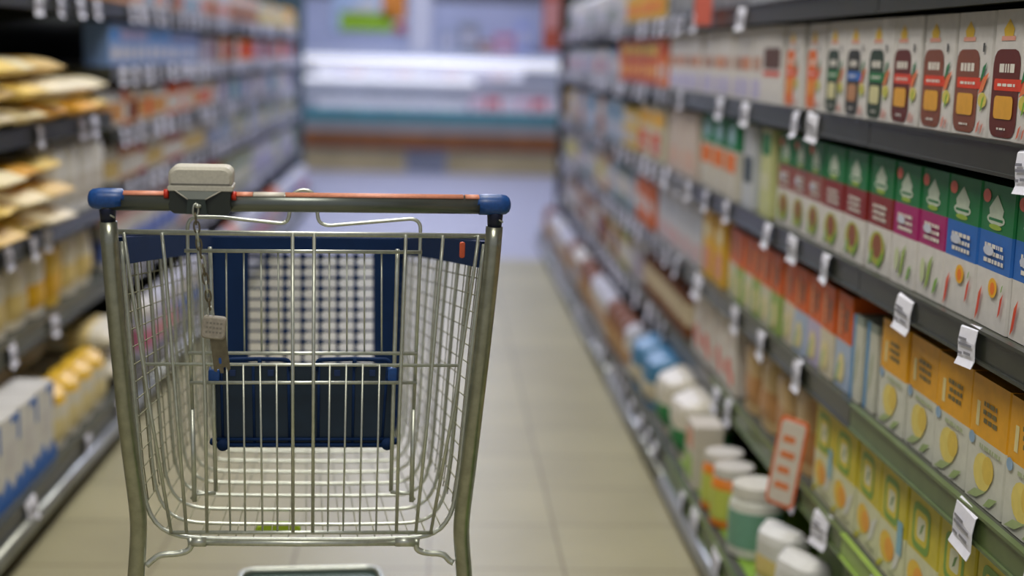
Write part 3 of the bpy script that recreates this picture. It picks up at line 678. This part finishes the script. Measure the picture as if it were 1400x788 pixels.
# poster and column behind
po = empty('wall_poster', (0, YF+.795, 0))
pb = MB(); A, B_ = fx(446), fx(552)
pb.box(A, B_, -.012, 0, fz(44), fz(-60), C(170, 190, 210)); pb.box(A+.08, B_-.14, -.014, -.012, fz(43), fz(16), C(140, 180, 20)); pb.box(B_-.26, B_-.01, -.014, -.012, fz(26), fz(-50), C(214, 130, 30))
pb.prism([(A+.1, fz(18)), (B_-.3, fz(18)), (B_-.35, fz(-10)), (A+.3, fz(2))], -.014, -.012, C(206, 206, 200)); pb.box(B_-.13, B_-.01, -.0155, -.014, fz(44), fz(30), C(190, 80, 70))
pb.build('poster_panel', po); MB().box(A-.02, B_+.02, -.006, .0, fz(47), fz(44)-.001, C(120, 130, 150)).build('frame', po)
tag(po, 'lime green, blue and orange poster above the left of the chilled display', 'poster')
co = MB().rbox(fx(558), fx(588), YF+.3, YF+.6, fz(69)+.001, 3.29, .02, mat('column_white', (200, 200, 206), .6, noise=.04)).build('column'); co['kind'] = 'structure'
for i, (px, w_, h_, c, ds) in enumerate(((610, .16, .22, (150, 156, 170), 'grey blue'), (640, .2, .3, (130, 134, 140), 'grey'), (664, .14, .12, (150, 100, 60), 'brown'), (690, .2, .2, (180, 110, 140), 'pink'), (716, .14, .34, (150, 160, 200), 'pale blue'))):
    me = P('cb%d' % i, lambda: carton(w_, .2, h_, C(*c), [('q', -.3, .3, .3, .7, C(190, 186, 196))]), 'c')
    put('storage_box', me, (fx(px), YF+.4, fz(70)+.002), 0, '%s box standing on top of the chilled display' % ds, 'box', 'boxes on top of the chilled display')
es = MB().rbox(.665, XR-.021, 9.262, 9.29, 1.262, 1.80, .01, C(176, 84, 66)); es.rbox(.685, XR-.045, 9.258, 9.2621, 1.40, 1.58, .01, C(206, 150, 150))
tag(es.build('end_sign'), 'tall rust red sign standing out from the far end panel on the right', 'sign')
for zz, yy_, en in ((fz(70)-.03, .35, 7), (fz(107)-.04, .50, 7)):
    ld = bpy.data.lights.new('case_light', 'AREA'); ld.shape = 'RECTANGLE'; ld.size = 3.8; ld.size_y = .1; ld.energy = en; ld.color = (.92, .93, 1)
    lo = bpy.data.objects.new('case_light', ld); COL.objects.link(lo); lo.location = (0, YF+yy_-.15, fz(78)-.01 if yy_ == .35 else zz); lo.rotation_euler = (R(25), 0, 0)
# ------------------------------------------------------------------ shopping trolley
H0 = atY(410, 276, 1.93)
CROT = R(5)
cart = empty('shopping_trolley', (H0.x, H0.y, 0), CROT)
tag(cart, 'empty wire shopping trolley with blue plastic fittings and a coin lock', 'shopping trolley')
Minv = Matrix.Rotation(-CROT, 3, 'Z')
def PL(px, py, yl):
    """point of the trolley's own frame, yl metres ahead of the handle, seen at that picture spot"""
    o = Minv @ (CAM-Vector((H0.x, H0.y, 0))); d = Minv @ ray(px, py)
    return o+d*((yl-o.y)/d.y)
def PLs(lst): return [PL(*t) for t in lst]
wr = .0024
# handle
ha, hb = PL(140, 274.5, 0), PL(682, 280.5, 0)
MB().tube([ha, hb], .0128, HNDL, 24).build('handle', cart)
axis = (hb-ha).normalized()
def arcstrip(p0, p1, r, a0, a1, m, name, th=.0012, n=8):
    b = MB(); vs = []; t = (p1-p0).normalized(); u = Vector((0, 0, 1)); w = Vector((0, -1, 0)) 
    w = (w-t*w.dot(t)).normalized(); u = w.cross(t); u = u if u.z > 0 else -u
    for p in (p0, p1):
        for rr in (r, r+th):
            for k in range(n+1):
                a = R(a0+(a1-a0)*k/n); vs.append(p+u*(rr*math.cos(a))+w*(rr*math.sin(a)))
    q = n+1; fs = []
    for k in range(n):
        fs += [(k, k+1, 2*q+k+1, 2*q+k), (q+k, 3*q+k, 3*q+k+1, q+k+1), (k, q+k, q+k+1, k+1), (2*q+k, 2*q+k+1, 3*q+k+1, 3*q+k)]
    fs += [(0, 2*q, 3*q, q), (n, q+n, 3*q+n, 2*q+n)]
    b.add(vs, fs, m, True); return b.build(name, cart)
def onh(px): return ha+(hb-ha)*((px-140)/(682-140))
for a, b_, m, nm in ((165, 229.5, SALM, 'grip_strip'), (318.5, 341, SALM, 'grip_strip'), (342, 384, STRW, 'grip_strip'), (385, 631, SALM, 'grip_strip'), (633.5, 657, SALM, 'grip_strip')):
    o = arcstrip(onh(a), onh(b_), .0129, -70, 48, m, nm)
    if m is STRW: o['label'] = 'white strip on the handle top'
# end caps
for s, (cx, cy) in ((-1, (144, 272)), (1, (676, 280))):
    c = PL(cx, cy, 0); b = MB(); L = .0215
    ds = axis*s
    prof = [(-L, .0132), (-L, .0142), (-L*.4, .0146), (L*.35, .0146), (L*.75, .0132), (L*.95, .0098), (L*1.04, .0045)]
    b.tube([c+ds*p[0] for p in prof], [p[1] for p in prof], BLUE, 20)
    e = b.build('handle_end_cap', cart)
    # collar under the cap
    q = PL(147 if s < 0 else 677, 286 if s < 0 else 293, .002); q2 = PL(148 if s < 0 else 676, 304 if s < 0 else 311, .003)
    MB().tube([q+Vector((0, 0, .004)), q, q2], [.0105, .0112, .0098], DKCOL, 16).build('collar', e)
    MB().tube([q+Vector((-.012, -.004, .002)), q+Vector((.010, -.010, -.010))], .0012, CHROME, 6).build('retaining_clip', e)
# upright legs
def leg(s):
    if s < 0: pts = [(148, 303, .003), (152, 360, .006), (162, 470, .015), (173, 580, .026), (181, 640, .035), (189, 700, .045), (190, 730, .05), (186, 788, .055), (182, 850, .06)]
    else: pts = [(676, 310, .003), (672, 360, .006), (660, 470, .015), (647, 580, .026), (640, 640, .035), (632, 700, .045), (630, 730, .05), (635, 788, .055), (638, 850, .06)]
    P_ = PLs(pts)
    last = P_[-1]
    P_ += [Vector((last.x, last.y+.02, .30)), Vector((last.x, last.y+.06, .20)), Vector((last.x*.9, last.y+.30, .17)), Vector((last.x*.62, last.y+.78, .16))]
    r_ = [.0115, .012, .0122, .0122, .0118, .0105, .010, .0115, .012, .012, .012, .012, .012]
    return MB().tube(rounded(P_, .03, 3), .0118, TUBE, 18)
for s in (-1, 1): leg(s).build('frame_tube', cart)
# caster wheels
for s in (-1, 1):
    for (yy, xx) in ((.10, .225), (.80, .14)):
        b = MB(); cw = Vector((s*xx, yy, .0))
        b.box(cw.x-.02, cw.x-.014, yy-.022, yy+.022, .06, .145, TUBE); b.box(cw.x+.014, cw.x+.02, yy-.022, yy+.022, .06, .145, TUBE); b.box(cw.x-.02, cw.x+.02, yy-.022, yy+.022, .145, .152, TUBE)
        b.tube([(cw.x, yy, .15), (cw.x, yy, .175)], .009, TUBE, 10)
        f = b.build('caster_fork', cart)
        MB().tube([(cw.x-.012, yy, .0625), (cw.x+.012, yy, .0625)], .0625, RUBB, 28).build('wheel', f)
MB().tube([(-.14, .80, .162), (.14, .80, .162)], .011, TUBE, 10).build('cross_tube', cart)
# basket sections
near = [(166, 330), (170, 380), (176, 450), (184, 550), (192, 640), (199, 690), (212, 716), (232, 730), (258, 736), (330, 737.5), (410, 738), (490, 738), (572, 736), (594, 730), (610, 716), (621, 692), (629, 640), (638, 550), (648, 450), (656, 380), (662, 334)]
far = [(284, 324), (285, 350), (287, 400), (289, 470), (291, 530), (292, 560), (294, 580), (299, 592), (310, 599), (360, 600), (416, 600.5), (470, 600.5), (524, 600), (536, 592), (542, 580), (544, 560), (545, 530), (547, 470), (549, 400), (551, 350), (552, 327)]
YN, YFAR = .055, .80
NS = PLs([(a, b_, YN) for a, b_ in near]); FS = PLs([(a, b_, YFAR) for a, b_ in far])
def sec(t): return [n.lerp(f, t) for n, f in zip(NS, FS)]
hoops = [0, .115, .235, .36, .48, .60, .72, .84, .93]
for i, t in enumerate(hoops):
    MB().tube(rounded(sec(t), .02, 2), .0034 if i == 0 else .0027, CHROME, 8).build('basket_hoop', cart)
# long wires running front to back on sides and floor (one wire net)
b = MB()
def along(section, u):
    L = [0]
    for a, c in zip(section[:-1], section[1:]): L.append(L[-1]+(c-a).length)
    d = u*L[-1]
    for k in range(len(L)-1):
        if d <= L[k+1]+1e-9: return section[k].lerp(section[k+1], (d-L[k])/(L[k+1]-L[k]))
    return section[-1]
Nw = 50
for k in range(Nw+1):
    u = k/Nw
    b.tube([along(NS, u), along(FS, u)], .0010, NETM, 5)
for k in range(16):
    t = (k+.5)/16
    if min(abs(t-h_) for h_ in hoops) < .015: continue
    s_ = sec(t); b.tube(s_[:6], .0009, NETM, 5); b.tube(s_[-6:], .0009, NETM, 5)
nw = b.build('basket_wire_net', cart)
# blue rim along the sides and the front panel
def band(side):
    top = [((163, 325, YN), (168, 361, YN)), ((284, 321, YFAR), (288, 347, YFAR))] if side < 0 else [((665, 331, YN), (660, 366, YN)), ((553, 324, YFAR), (549, 349, YFAR))]
    b = MB(); (a, c), (d, e) = [[PL(*q) for q in p] for p in top]
    N = 12; o = Vector((-side*.007, 0, 0)); vs = []
    for k in range(N+1):
        t = k/N; T = a.lerp(d, t); B = c.lerp(e, t); bow = Vector((side*.002*math.sin(math.pi*t), 0, .002*math.sin(math.pi*t)))
        vs += [T+bow+o, T+bow-o, B+bow-o, B+bow+o]
    fs = [(0, 1, 2, 3), (N*4+3, N*4+2, N*4+1, N*4)]
    for k in range(N):
        for j in range(4): fs.append((k*4+j, k*4+(j+1) % 4, (k+1)*4+(j+1) % 4, (k+1)*4+j))
    b.add(vs, fs, NAVY); r_ = b.build('rim_band', cart)
    hl = MB().tube([v_+Vector((0, 0, .003)) for v_ in [a.lerp(d, k/N)+Vector((side*.002*math.sin(math.pi*k/N), 0, .002)) for k in range(N+1)]], .0035, mat('rim_highlight', (150, 158, 186), .4, .5), 8)  # pale tube added as the highlight along the rim's top edge
    hl.build('rim_highlight', r_)
    return r_
bl_ = band(-1); br_ = band(1)
rf = PL(632, 342, .12); rb = MB().rbox(rf.x-.004, rf.x+.004, rf.y-.002, rf.y+.002, rf.z-.012, rf.z+.012, .003, C(214, 96, 60)); ro = rb.build('reflector', br_); ro['label'] = 'small red clip on the right rim'
# front panel: navy frame and grille
fp = MB()
def pan(pts, y0, y1, m): 
    q = PLs([(a, c, YFAR) for a, c in pts]); fp.prism([(p.x, p.z) for p in q], YFAR+y0, YFAR+y1, m)
pan([(281, 322), (555, 325), (553, 346), (283, 344)], .0, .03, NAVY)
pan([(283, 344), (340, 345), (341, 604), (293, 604)], .0, .02, NAVY)
pan([(510, 346), (553, 346), (545, 604), (511, 604)], .0, .02, NAVY)
pan([(341, 584), (511, 584), (511, 604), (341, 604)], .0, .02, NAVY)
fo = fp.build('front_panel', cart)
g_ = MB()
for k in range(1, 7):
    x = 341+k*(510-341)/7.; a, c = PL(x, 344, YFAR), PL(x, 586, YFAR); g_.tube([a+Vector((0, .008, 0)), c+Vector((0, .008, 0))], .0032, NAVY, 6)
k = 0; yy = 352.
while yy < 584:
    a, c = PL(339, yy, YFAR), PL(512, yy, YFAR); g_.tube([a+Vector((0, .010, 0)), c+Vector((0, .010, 0))], .0022, NAVY, 6)
    for k in range(1, 7):
        t = a.lerp(c, (341+k*170/7.-339)/173.)+Vector((0, .009, 0)); g_.tube([t+Vector((-.0066, 0, 0)), t+Vector((-.0040, 0, 0)), t+Vector((.0040, 0, 0)), t+Vector((.0066, 0, 0))], [.002, .0052, .0052, .002], NAVY, 8)
    yy += 14.6
go = g_.build('grille', fo)
# rear gate
GY = .05
gt = MB().tube(PLs([(160, 317, GY), (410, 320, GY), (666, 323, GY)]), .0036, CHROME, 10).build('gate_top_rod', cart)
MB().tube(PLs([(199, 498, GY+.004), (627, 500, GY+.004)]), wr, CHROME, 8).build('gate_middle_rod', cart)
MB().tube(PLs([(231, 728.5, GY), (592, 728.5, GY)]), .0030, CHROME, 8).build('gate_bottom_rod', cart)
for a in ([(169, 318), (175, 360), (205, 560), (234, 728)], [(221, 318), (225.6, 360), (241.5, 560), (255, 728)], [(269, 318), (276, 400), (281, 560), (283, 728)], [(400, 319), (400.5, 728)], [(429.5, 319), (427.5, 728)],
          [(555, 321), (552, 400), (546, 560), (542, 728)], [(606, 322), (601, 380), (584, 580), (568.5, 728)], [(654.5, 322), (648, 370), (620, 560), (589, 728)]):
    MB().tube(PLs([(x, y, GY-.004) for x, y in a]), .0025, CHROME, 8).build('gate_wire', cart)
for xt, xb in ((310, 315), (332.5, 335.5), (355.5, 359), (378, 379.5), (451, 448), (473.6, 469), (496, 491.5), (519, 514)):
    MB().tube(PLs([(xt, 499, GY), (xb, 728, GY)]), .0016, CHROME, 6).build('gate_wire', cart)
# lower axle tube and brackets
AY = .055
MB().tube(PLs([(258, 741.5, AY), (410, 743, AY), (572, 742, AY)]), .0050, CHROME, 12).build('cross_tube', cart)
for a, c in ((282, 262), (540, 566)): MB().tube(PLs([(c, 741, AY-.001), (a, 741, AY-.001)]), .0072, CHROME, 14).build('hinge_sleeve', cart)
MB().tube(rounded(PLs([(260, 735, AY), (262, 752, AY), (243, 758, AY), (219, 758, AY), (206, 768, AY), (200, 774, AY-.002)]), .012), .0045, CHROME, 10).build('bracket_rod', cart)
MB().tube(rounded(PLs([(570, 737, AY), (568, 752, AY), (584, 757, AY), (606, 757, AY), (614, 767, AY), (620, 770, AY-.002)]), .012), .0045, CHROME, 10).build('bracket_rod', cart)
# child seat: loop, back wires, uprights
SY = .075
seat_loop = [(263, 560, SY), (257, 360, SY), (256, 306, SY), (263, 297, SY), (300, 297, SY), (388, 306, SY), (395, 300, SY), (397, 272, SY), (402, 263, SY), (415, 259, SY), (428, 263, SY), (433, 280, SY), (435, 303, SY), (446, 309, SY), (566, 299, SY), (575, 306, SY), (574, 360, SY), (565.5, 560, SY)]
MB().tube(rounded(PLs(seat_loop), .008), .0026, CHROME, 8).build('seat_loop', cart)
for a in ([(263, 560), (266, 686)], [(565.5, 560), (562.5, 686)]):
    MB().tube(PLs([(x, y, SY) for x, y in a]), [.0032, .0036], CHROME, 8).build('seat_support', cart)
for a in ([(287, 338), (289, 400), (292.5, 560), (295, 672)], [(543.5, 341), (542, 400), (537, 560), (534.5, 672)]):
    MB().tube(PLs([(x, y, SY+.008) for x, y in a]), .0030, CHROME, 8).build('seat_support', cart)
for a in ([(262, 683), (268, 676), (295, 674)], [(566, 684), (560, 675), (534, 673)]):
    MB().tube(PLs([(x, y, SY+.003) for x, y in a]), .0028, CHROME, 8).build('seat_foot', cart)
for (xa, xb, y1, y2) in ((252, 577, 343, 345), (257, 571, 483, 483.5), (259, 570, 523.5, 523.5)):
    MB().tube(PLs([(xa, y1, SY-.004), (xb, y2, SY-.004)]), .0026, CHROME, 8).build('seat_back_rod', cart)
for x in (310, 334, 357.5, 381, 451, 475, 499, 522.5):
    MB().tube(PLs([(x-.8, 344, SY-.001), (x+.3 if x < 410 else x-.8, 483, SY-.001)]), .0015, CHROME, 6).build('seat_back_wire', cart)
# child seat flap
FY = SY+.026
fb = MB()
q = PLs([(293, 500, FY), (543, 500, FY), (534, 612, FY), (297, 612, FY)])
fb.prism([(p.x, p.z) for p in q], FY, FY+.008, mat('flap_plastic', (22, 42, 60), .4, noise=.1))
fo2 = fb.build('seat_flap', cart)
rb = MB()
for x, x2 in ((346, 348), (394, 396), (436, 435), (484, 482), (530, 522), (302, 305)):
    rb.tube(PLs([(x, 497, FY-.001), (x2, 608, FY-.001)]), .0022, NAVY, 6)
rb.tube(PLs([(295, 601, FY-.003), (536, 601, FY-.003)]), .0024, NAVY, 8); rb.tube(PLs([(295, 609, FY-.003), (536, 609, FY-.003)]), .0032, NAVY, 8)
rb.build('rib', fo2)
for (xa, xb) in ((312, 394), (435, 531)):
    MB().tube(rounded(PLs([(xa-4, 506, FY-.004), (xa, 492, FY-.006), ((xa+xb)/2, 491, FY-.006), (xb, 492, FY-.006), (xb+4, 506, FY-.004)]), .006), .0032, NAVY, 8).build('flap_loop', fo2)
    MB().tube(PLs([((xa+xb)/2+2, 490, FY-.007), ((xa+xb)/2+2, 503, FY-.005)]), .0032, NAVY, 8).build('flap_loop', fo2)
for (x, y) in ((305, 608), (529, 607)):
    p = PL(x, y, FY-.004); MB().tube([p+Vector((0, -.006, 0)), p+Vector((0, .006, 0))], .0085, NAVY, 16).build('hinge_knob', fo2)
for (x, y) in ((291, 604), (540, 603)):
    p = PL(x, y, FY-.002); MB().tube([p+Vector((0, -.005, 0)), p+Vector((0, .005, 0))], .0045, NAVY, 12).build('hinge_knob', fo2)
for (xa, xb, y0_, y1_) in ((285, 300, 505, 523), (530, 542.5, 503, 522)):
    p, q_ = PL(xa, y1_, FY-.02), PL(xb, y0_, FY-.02)
    o = MB().rbox(p.x, q_.x, p.y-.004, p.y+.018, p.z, q_.z, .003, BLUE).build('flap_clip', fo2); o['label'] = 'bright blue clip'
sq = MB()
for x in (318, 370, 461, 509):
    p, q_ = PL(x-4, 514, FY), PL(x+4, 506, FY); sq.box(p.x, q_.x, FY-.0025, FY-.0002, p.z, q_.z, mat('window_blue', (26, 52, 100), .5))
sq.build('flap_window', fo2)
# coin lock on the handle
lk = empty('coin_lock', (0, 0, 0)); lk.parent = cart
# local extents from the picture at the handle's depth
cl0, cl1 = PL(230, 260, -.022), PL(317.5, 229.5, -.022)
def rotx(o): return o
tp = MB()
prof = []
xa, xb, za, zb = cl0.x, cl1.x, cl0.z, cl1.z
tp.rbox(xa, xb, -.022, .040, za, zb, .011, LOCKG, 5)
top_o = tp.build('lock_housing', lk)
MB().box(xa+.003, xb-.003, -.0232, -.0222, za+.0075, za+.009, C(110, 108, 100)).build('seam', top_o)
MB().rbox(xa-.0012, xb+.0012, -.0235, .042, za-.001, za+.006, .0025, LOCKG).build('skirt', top_o)
def lp(lst): return [(p.x, p.z) for p in [PL(a, c, -.022) for a, c in lst]]
lo_ = MB(); lo_.prism(lp([(232, 258), (315, 260), (315.5, 268), (314, 276), (315, 284), (316, 288), (313, 293), (304, 295), (238, 292), (231, 287), (230, 279), (232, 275), (231, 269)]), -.0215, .030, LOCKD)
low = lo_.build('lock_body', lk)
f1 = MB(); A0 = [PL(x, y, -.0225) for x, y in ((238, 259.5), (302, 261.5), (281, 272.5), (257, 272))]; A1 = [PL(x, y, -.029) for x, y in ((256, 273), (282, 273))]
f1.add([A0[0], A0[1], A0[2]+Vector((0, -.005, 0)), A0[3]+Vector((0, -.005, 0))], [(0, 1, 2, 3)], LOCKM); f1.decal = True
f1.build('lock_face', low)
f2 = MB()
f2.tube([A0[0]+Vector((0, -.001, 0)), A0[3]+Vector((0, -.006, 0))], .0008, LOCKG, 6); f2.build('edge_line', low)
MB().tube([A0[1]+Vector((0, -.001, 0)), A0[2]+Vector((0, -.006, 0))], .0008, LOCKG, 6).build('edge_line', low)
cbx = [PL(x, y, -.0225) for x, y in ((257, 273), (281, 273), (284, 293), (255, 292))]
f3 = MB(); f3.prism([(p.x, p.z) for p in cbx], -.030, -.0214, LOCKM if False else mat('lock_centre', (42, 52, 46), .4, noise=.1)); f3.build('lock_nose', low)
for (x, y) in ((227.5, 265), (320, 268)):
    p = PL(x, y, -.012); MB().tube([p+Vector((-.003, 0, 0)), p+Vector((.003, 0, 0))], .006, REDP, 12).build('red_spacer', lk)
# chain
path = PLs([(268, 281, -.034), (267, 292, -.034), (269, 310, -.030), (272, 335, -.026), (279, 370, -.022), (284, 400, -.02), (289, 434, -.018)])
eye = PL(270, 282, -.034)
ch = MB(); ch.tube([eye+Vector((-.004, .004, 0)), eye+Vector((.004, 0, 0))], .0022, CHROME, 8); ch.tube([eye+Vector((0, 0.004, 0)), eye+Vector((0, -.002, 0))], .0030, CHROME, 8); ch.build('chain_eye', lk)
Ls = [0]
for a, c in zip(path[:-1], path[1:]): Ls.append(Ls[-1]+(c-a).length)
def onp(d):
    d = max(0, min(d, Ls[-1]-1e-6))
    for k in range(len(Ls)-1):
        if d <= Ls[k+1]: return path[k].lerp(path[k+1], (d-Ls[k])/(Ls[k+1]-Ls[k]))
nl = 13; pitch = Ls[-1]/nl
for k in range(nl):
    c = onp((k+.5)*pitch); t = (onp((k+1)*pitch)-onp(k*pitch)).normalized()
    w = Vector((0, 1, 0)) if k % 2 else Vector((1, .35, 0)).normalized()
    w = (w-t*w.dot(t)).normalized(); a_, b_ = pitch*.68, .0036
    pts = []
    for j in range(14):
        an = 2*math.pi*j/14; ca, sa = math.cos(an), math.sin(an)
        pts.append(c+t*(math.copysign(abs(ca)**.8, ca)*a_)+w*(math.copysign(abs(sa)**.8, sa)*b_))
    MB().tube(pts, .00125, KEYM if k % 3 else CHROME, 6, closed=True).build('chain_link', lk)
# key block and key
kr = MB(); p, q_ = PL(276, 463, -.02), PL(309, 432.5, -.02)
kc = (p+q_)/2
hw, hh = (q_.x-p.x)/2, (q_.z-p.z)/2
kr.rbox(-hw, hw, -.007, .007, -hh, hh, .0055, mat('key_block_plastic', (158, 150, 136), .6, noise=.12, nscale=250, bump=.1), 4)
for r_ in range(3): 
    u = -hw*.65
    while u < hw*.5: kr.box(u, u+.003, -.0074, -.0069, -hh*.45+r_*.0062, -hh*.45+r_*.0062+.0028, C(128, 122, 110)); u += .0046
ko = kr.build('key_block', lk); ko.location = kc; ko.rotation_euler.y = R(6)
kk = MB(); kp = [(-.0105, .004), (.0105, .004), (.0125, -.042), (.0085, -.046), (.0070, -.039), (.0035, -.039), (.0030, -.047), (-.0010, -.047), (-.002, -.041), (-.0045, -.041), (-.0060, -.045), (-.0095, -.043)]
kk.prism([(x, z) for x, z in kp], -.0016, .0016, KEYM); k2 = kk.build('key_tongue', lk); k2.location = kc+Vector((.0055, 0, -hh-.001)); k2.rotation_euler.y = R(-5)
hk = MB().rbox(-.0022, .0022, -.0019, .0019, -.0345, -.025, .002, BLUE).build('key_slot', k2)
# lower tray and lime clip
tq = MB(); ty = .73
e0, e1 = PL(330, 771, ty), PL(518, 774, ty); zt = e0.z; cx_ = (e0.x+e1.x)/2; hw = (e1.x-e0.x)/2
outl = []
for (cx, cy, a0) in ((cx_+hw-.03, ty-.03, 0), (cx_-hw+.03, ty-.03, 90)):
    for k in range(6): a = R(a0+18*k); outl.append((cx+.03*math.cos(a), cy+.03*math.sin(a)))
outl += [(cx_-hw-.03, .42), (cx_+hw+.03, .42)]
n = len(outl); zl = zt-.02
tq.add([(x, y, zl-.012) for x, y in outl]+[(x, y, zl) for x, y in outl], [list(range(n))[::-1], [n+k for k in range(n)]]+[(k, (k+1) % n, n+(k+1) % n, n+k) for k in range(n)], TRAYM)
tr_ = tq.build('lower_tray', cart)
MB().tube([(x, y, zl+.006) for x, y in outl], .006, CHROME, 8, closed=True).build('tray_rail', tr_)
for s in (-1, 1): MB().tube([(cx_+s*(hw+.028), .43, zl-.01), (s*.20, .30, .19)], .006, TUBE, 8).build('tray_strut', tr_)
lc = PLs([(348, 727, .22), (352, 720, .22), (362, 716, .22), (402, 715, .22), (410, 720, .22), (412, 727, .22)])
lcb = MB(); lcb.prism([(p.x, p.z) for p in lc], .212, .228, LIME); lo = lcb.build('lime_clip', cart); lo['label'] = 'lime green plastic clip'

# ------------------------------------------------------------------ world, camera, view
w = bpy.data.worlds.new('world'); bpy.context.scene.world = w; w.use_nodes = True
bg = w.node_tree.nodes['Background']; bg.inputs['Color'].default_value = (.86, .88, 1, 1); bg.inputs['Strength'].default_value = .35
cd = bpy.data.cameras.new('camera'); cam = bpy.data.objects.new('camera', cd); COL.objects.link(cam)
cd.sensor_width = 36; cd.lens = F/1400*36; cd.clip_start = .02
rt = Vector((Xc.x, Yc.x, Zc.x)); upv = Vector((Xc.y, Yc.y, Zc.y)); fw = Vector((Xc.z, Yc.z, Zc.z))
M = Matrix((( rt.x, upv.x, -fw.x, CAM.x), (rt.y, upv.y, -fw.y, CAM.y), (rt.z, upv.z, -fw.z, CAM.z), (0, 0, 0, 1)))
cam.matrix_world = M
cd.dof.use_dof = True
cd.dof.focus_distance = 2.0
cd.dof.aperture_fstop = 1.8
sc = bpy.context.scene; sc.camera = cam
sc.view_settings.view_transform = 'Standard'; sc.view_settings.look = 'None'; sc.view_settings.gamma = 1; sc.view_settings.use_curve_mapping = False
sc.view_settings.exposure = 0
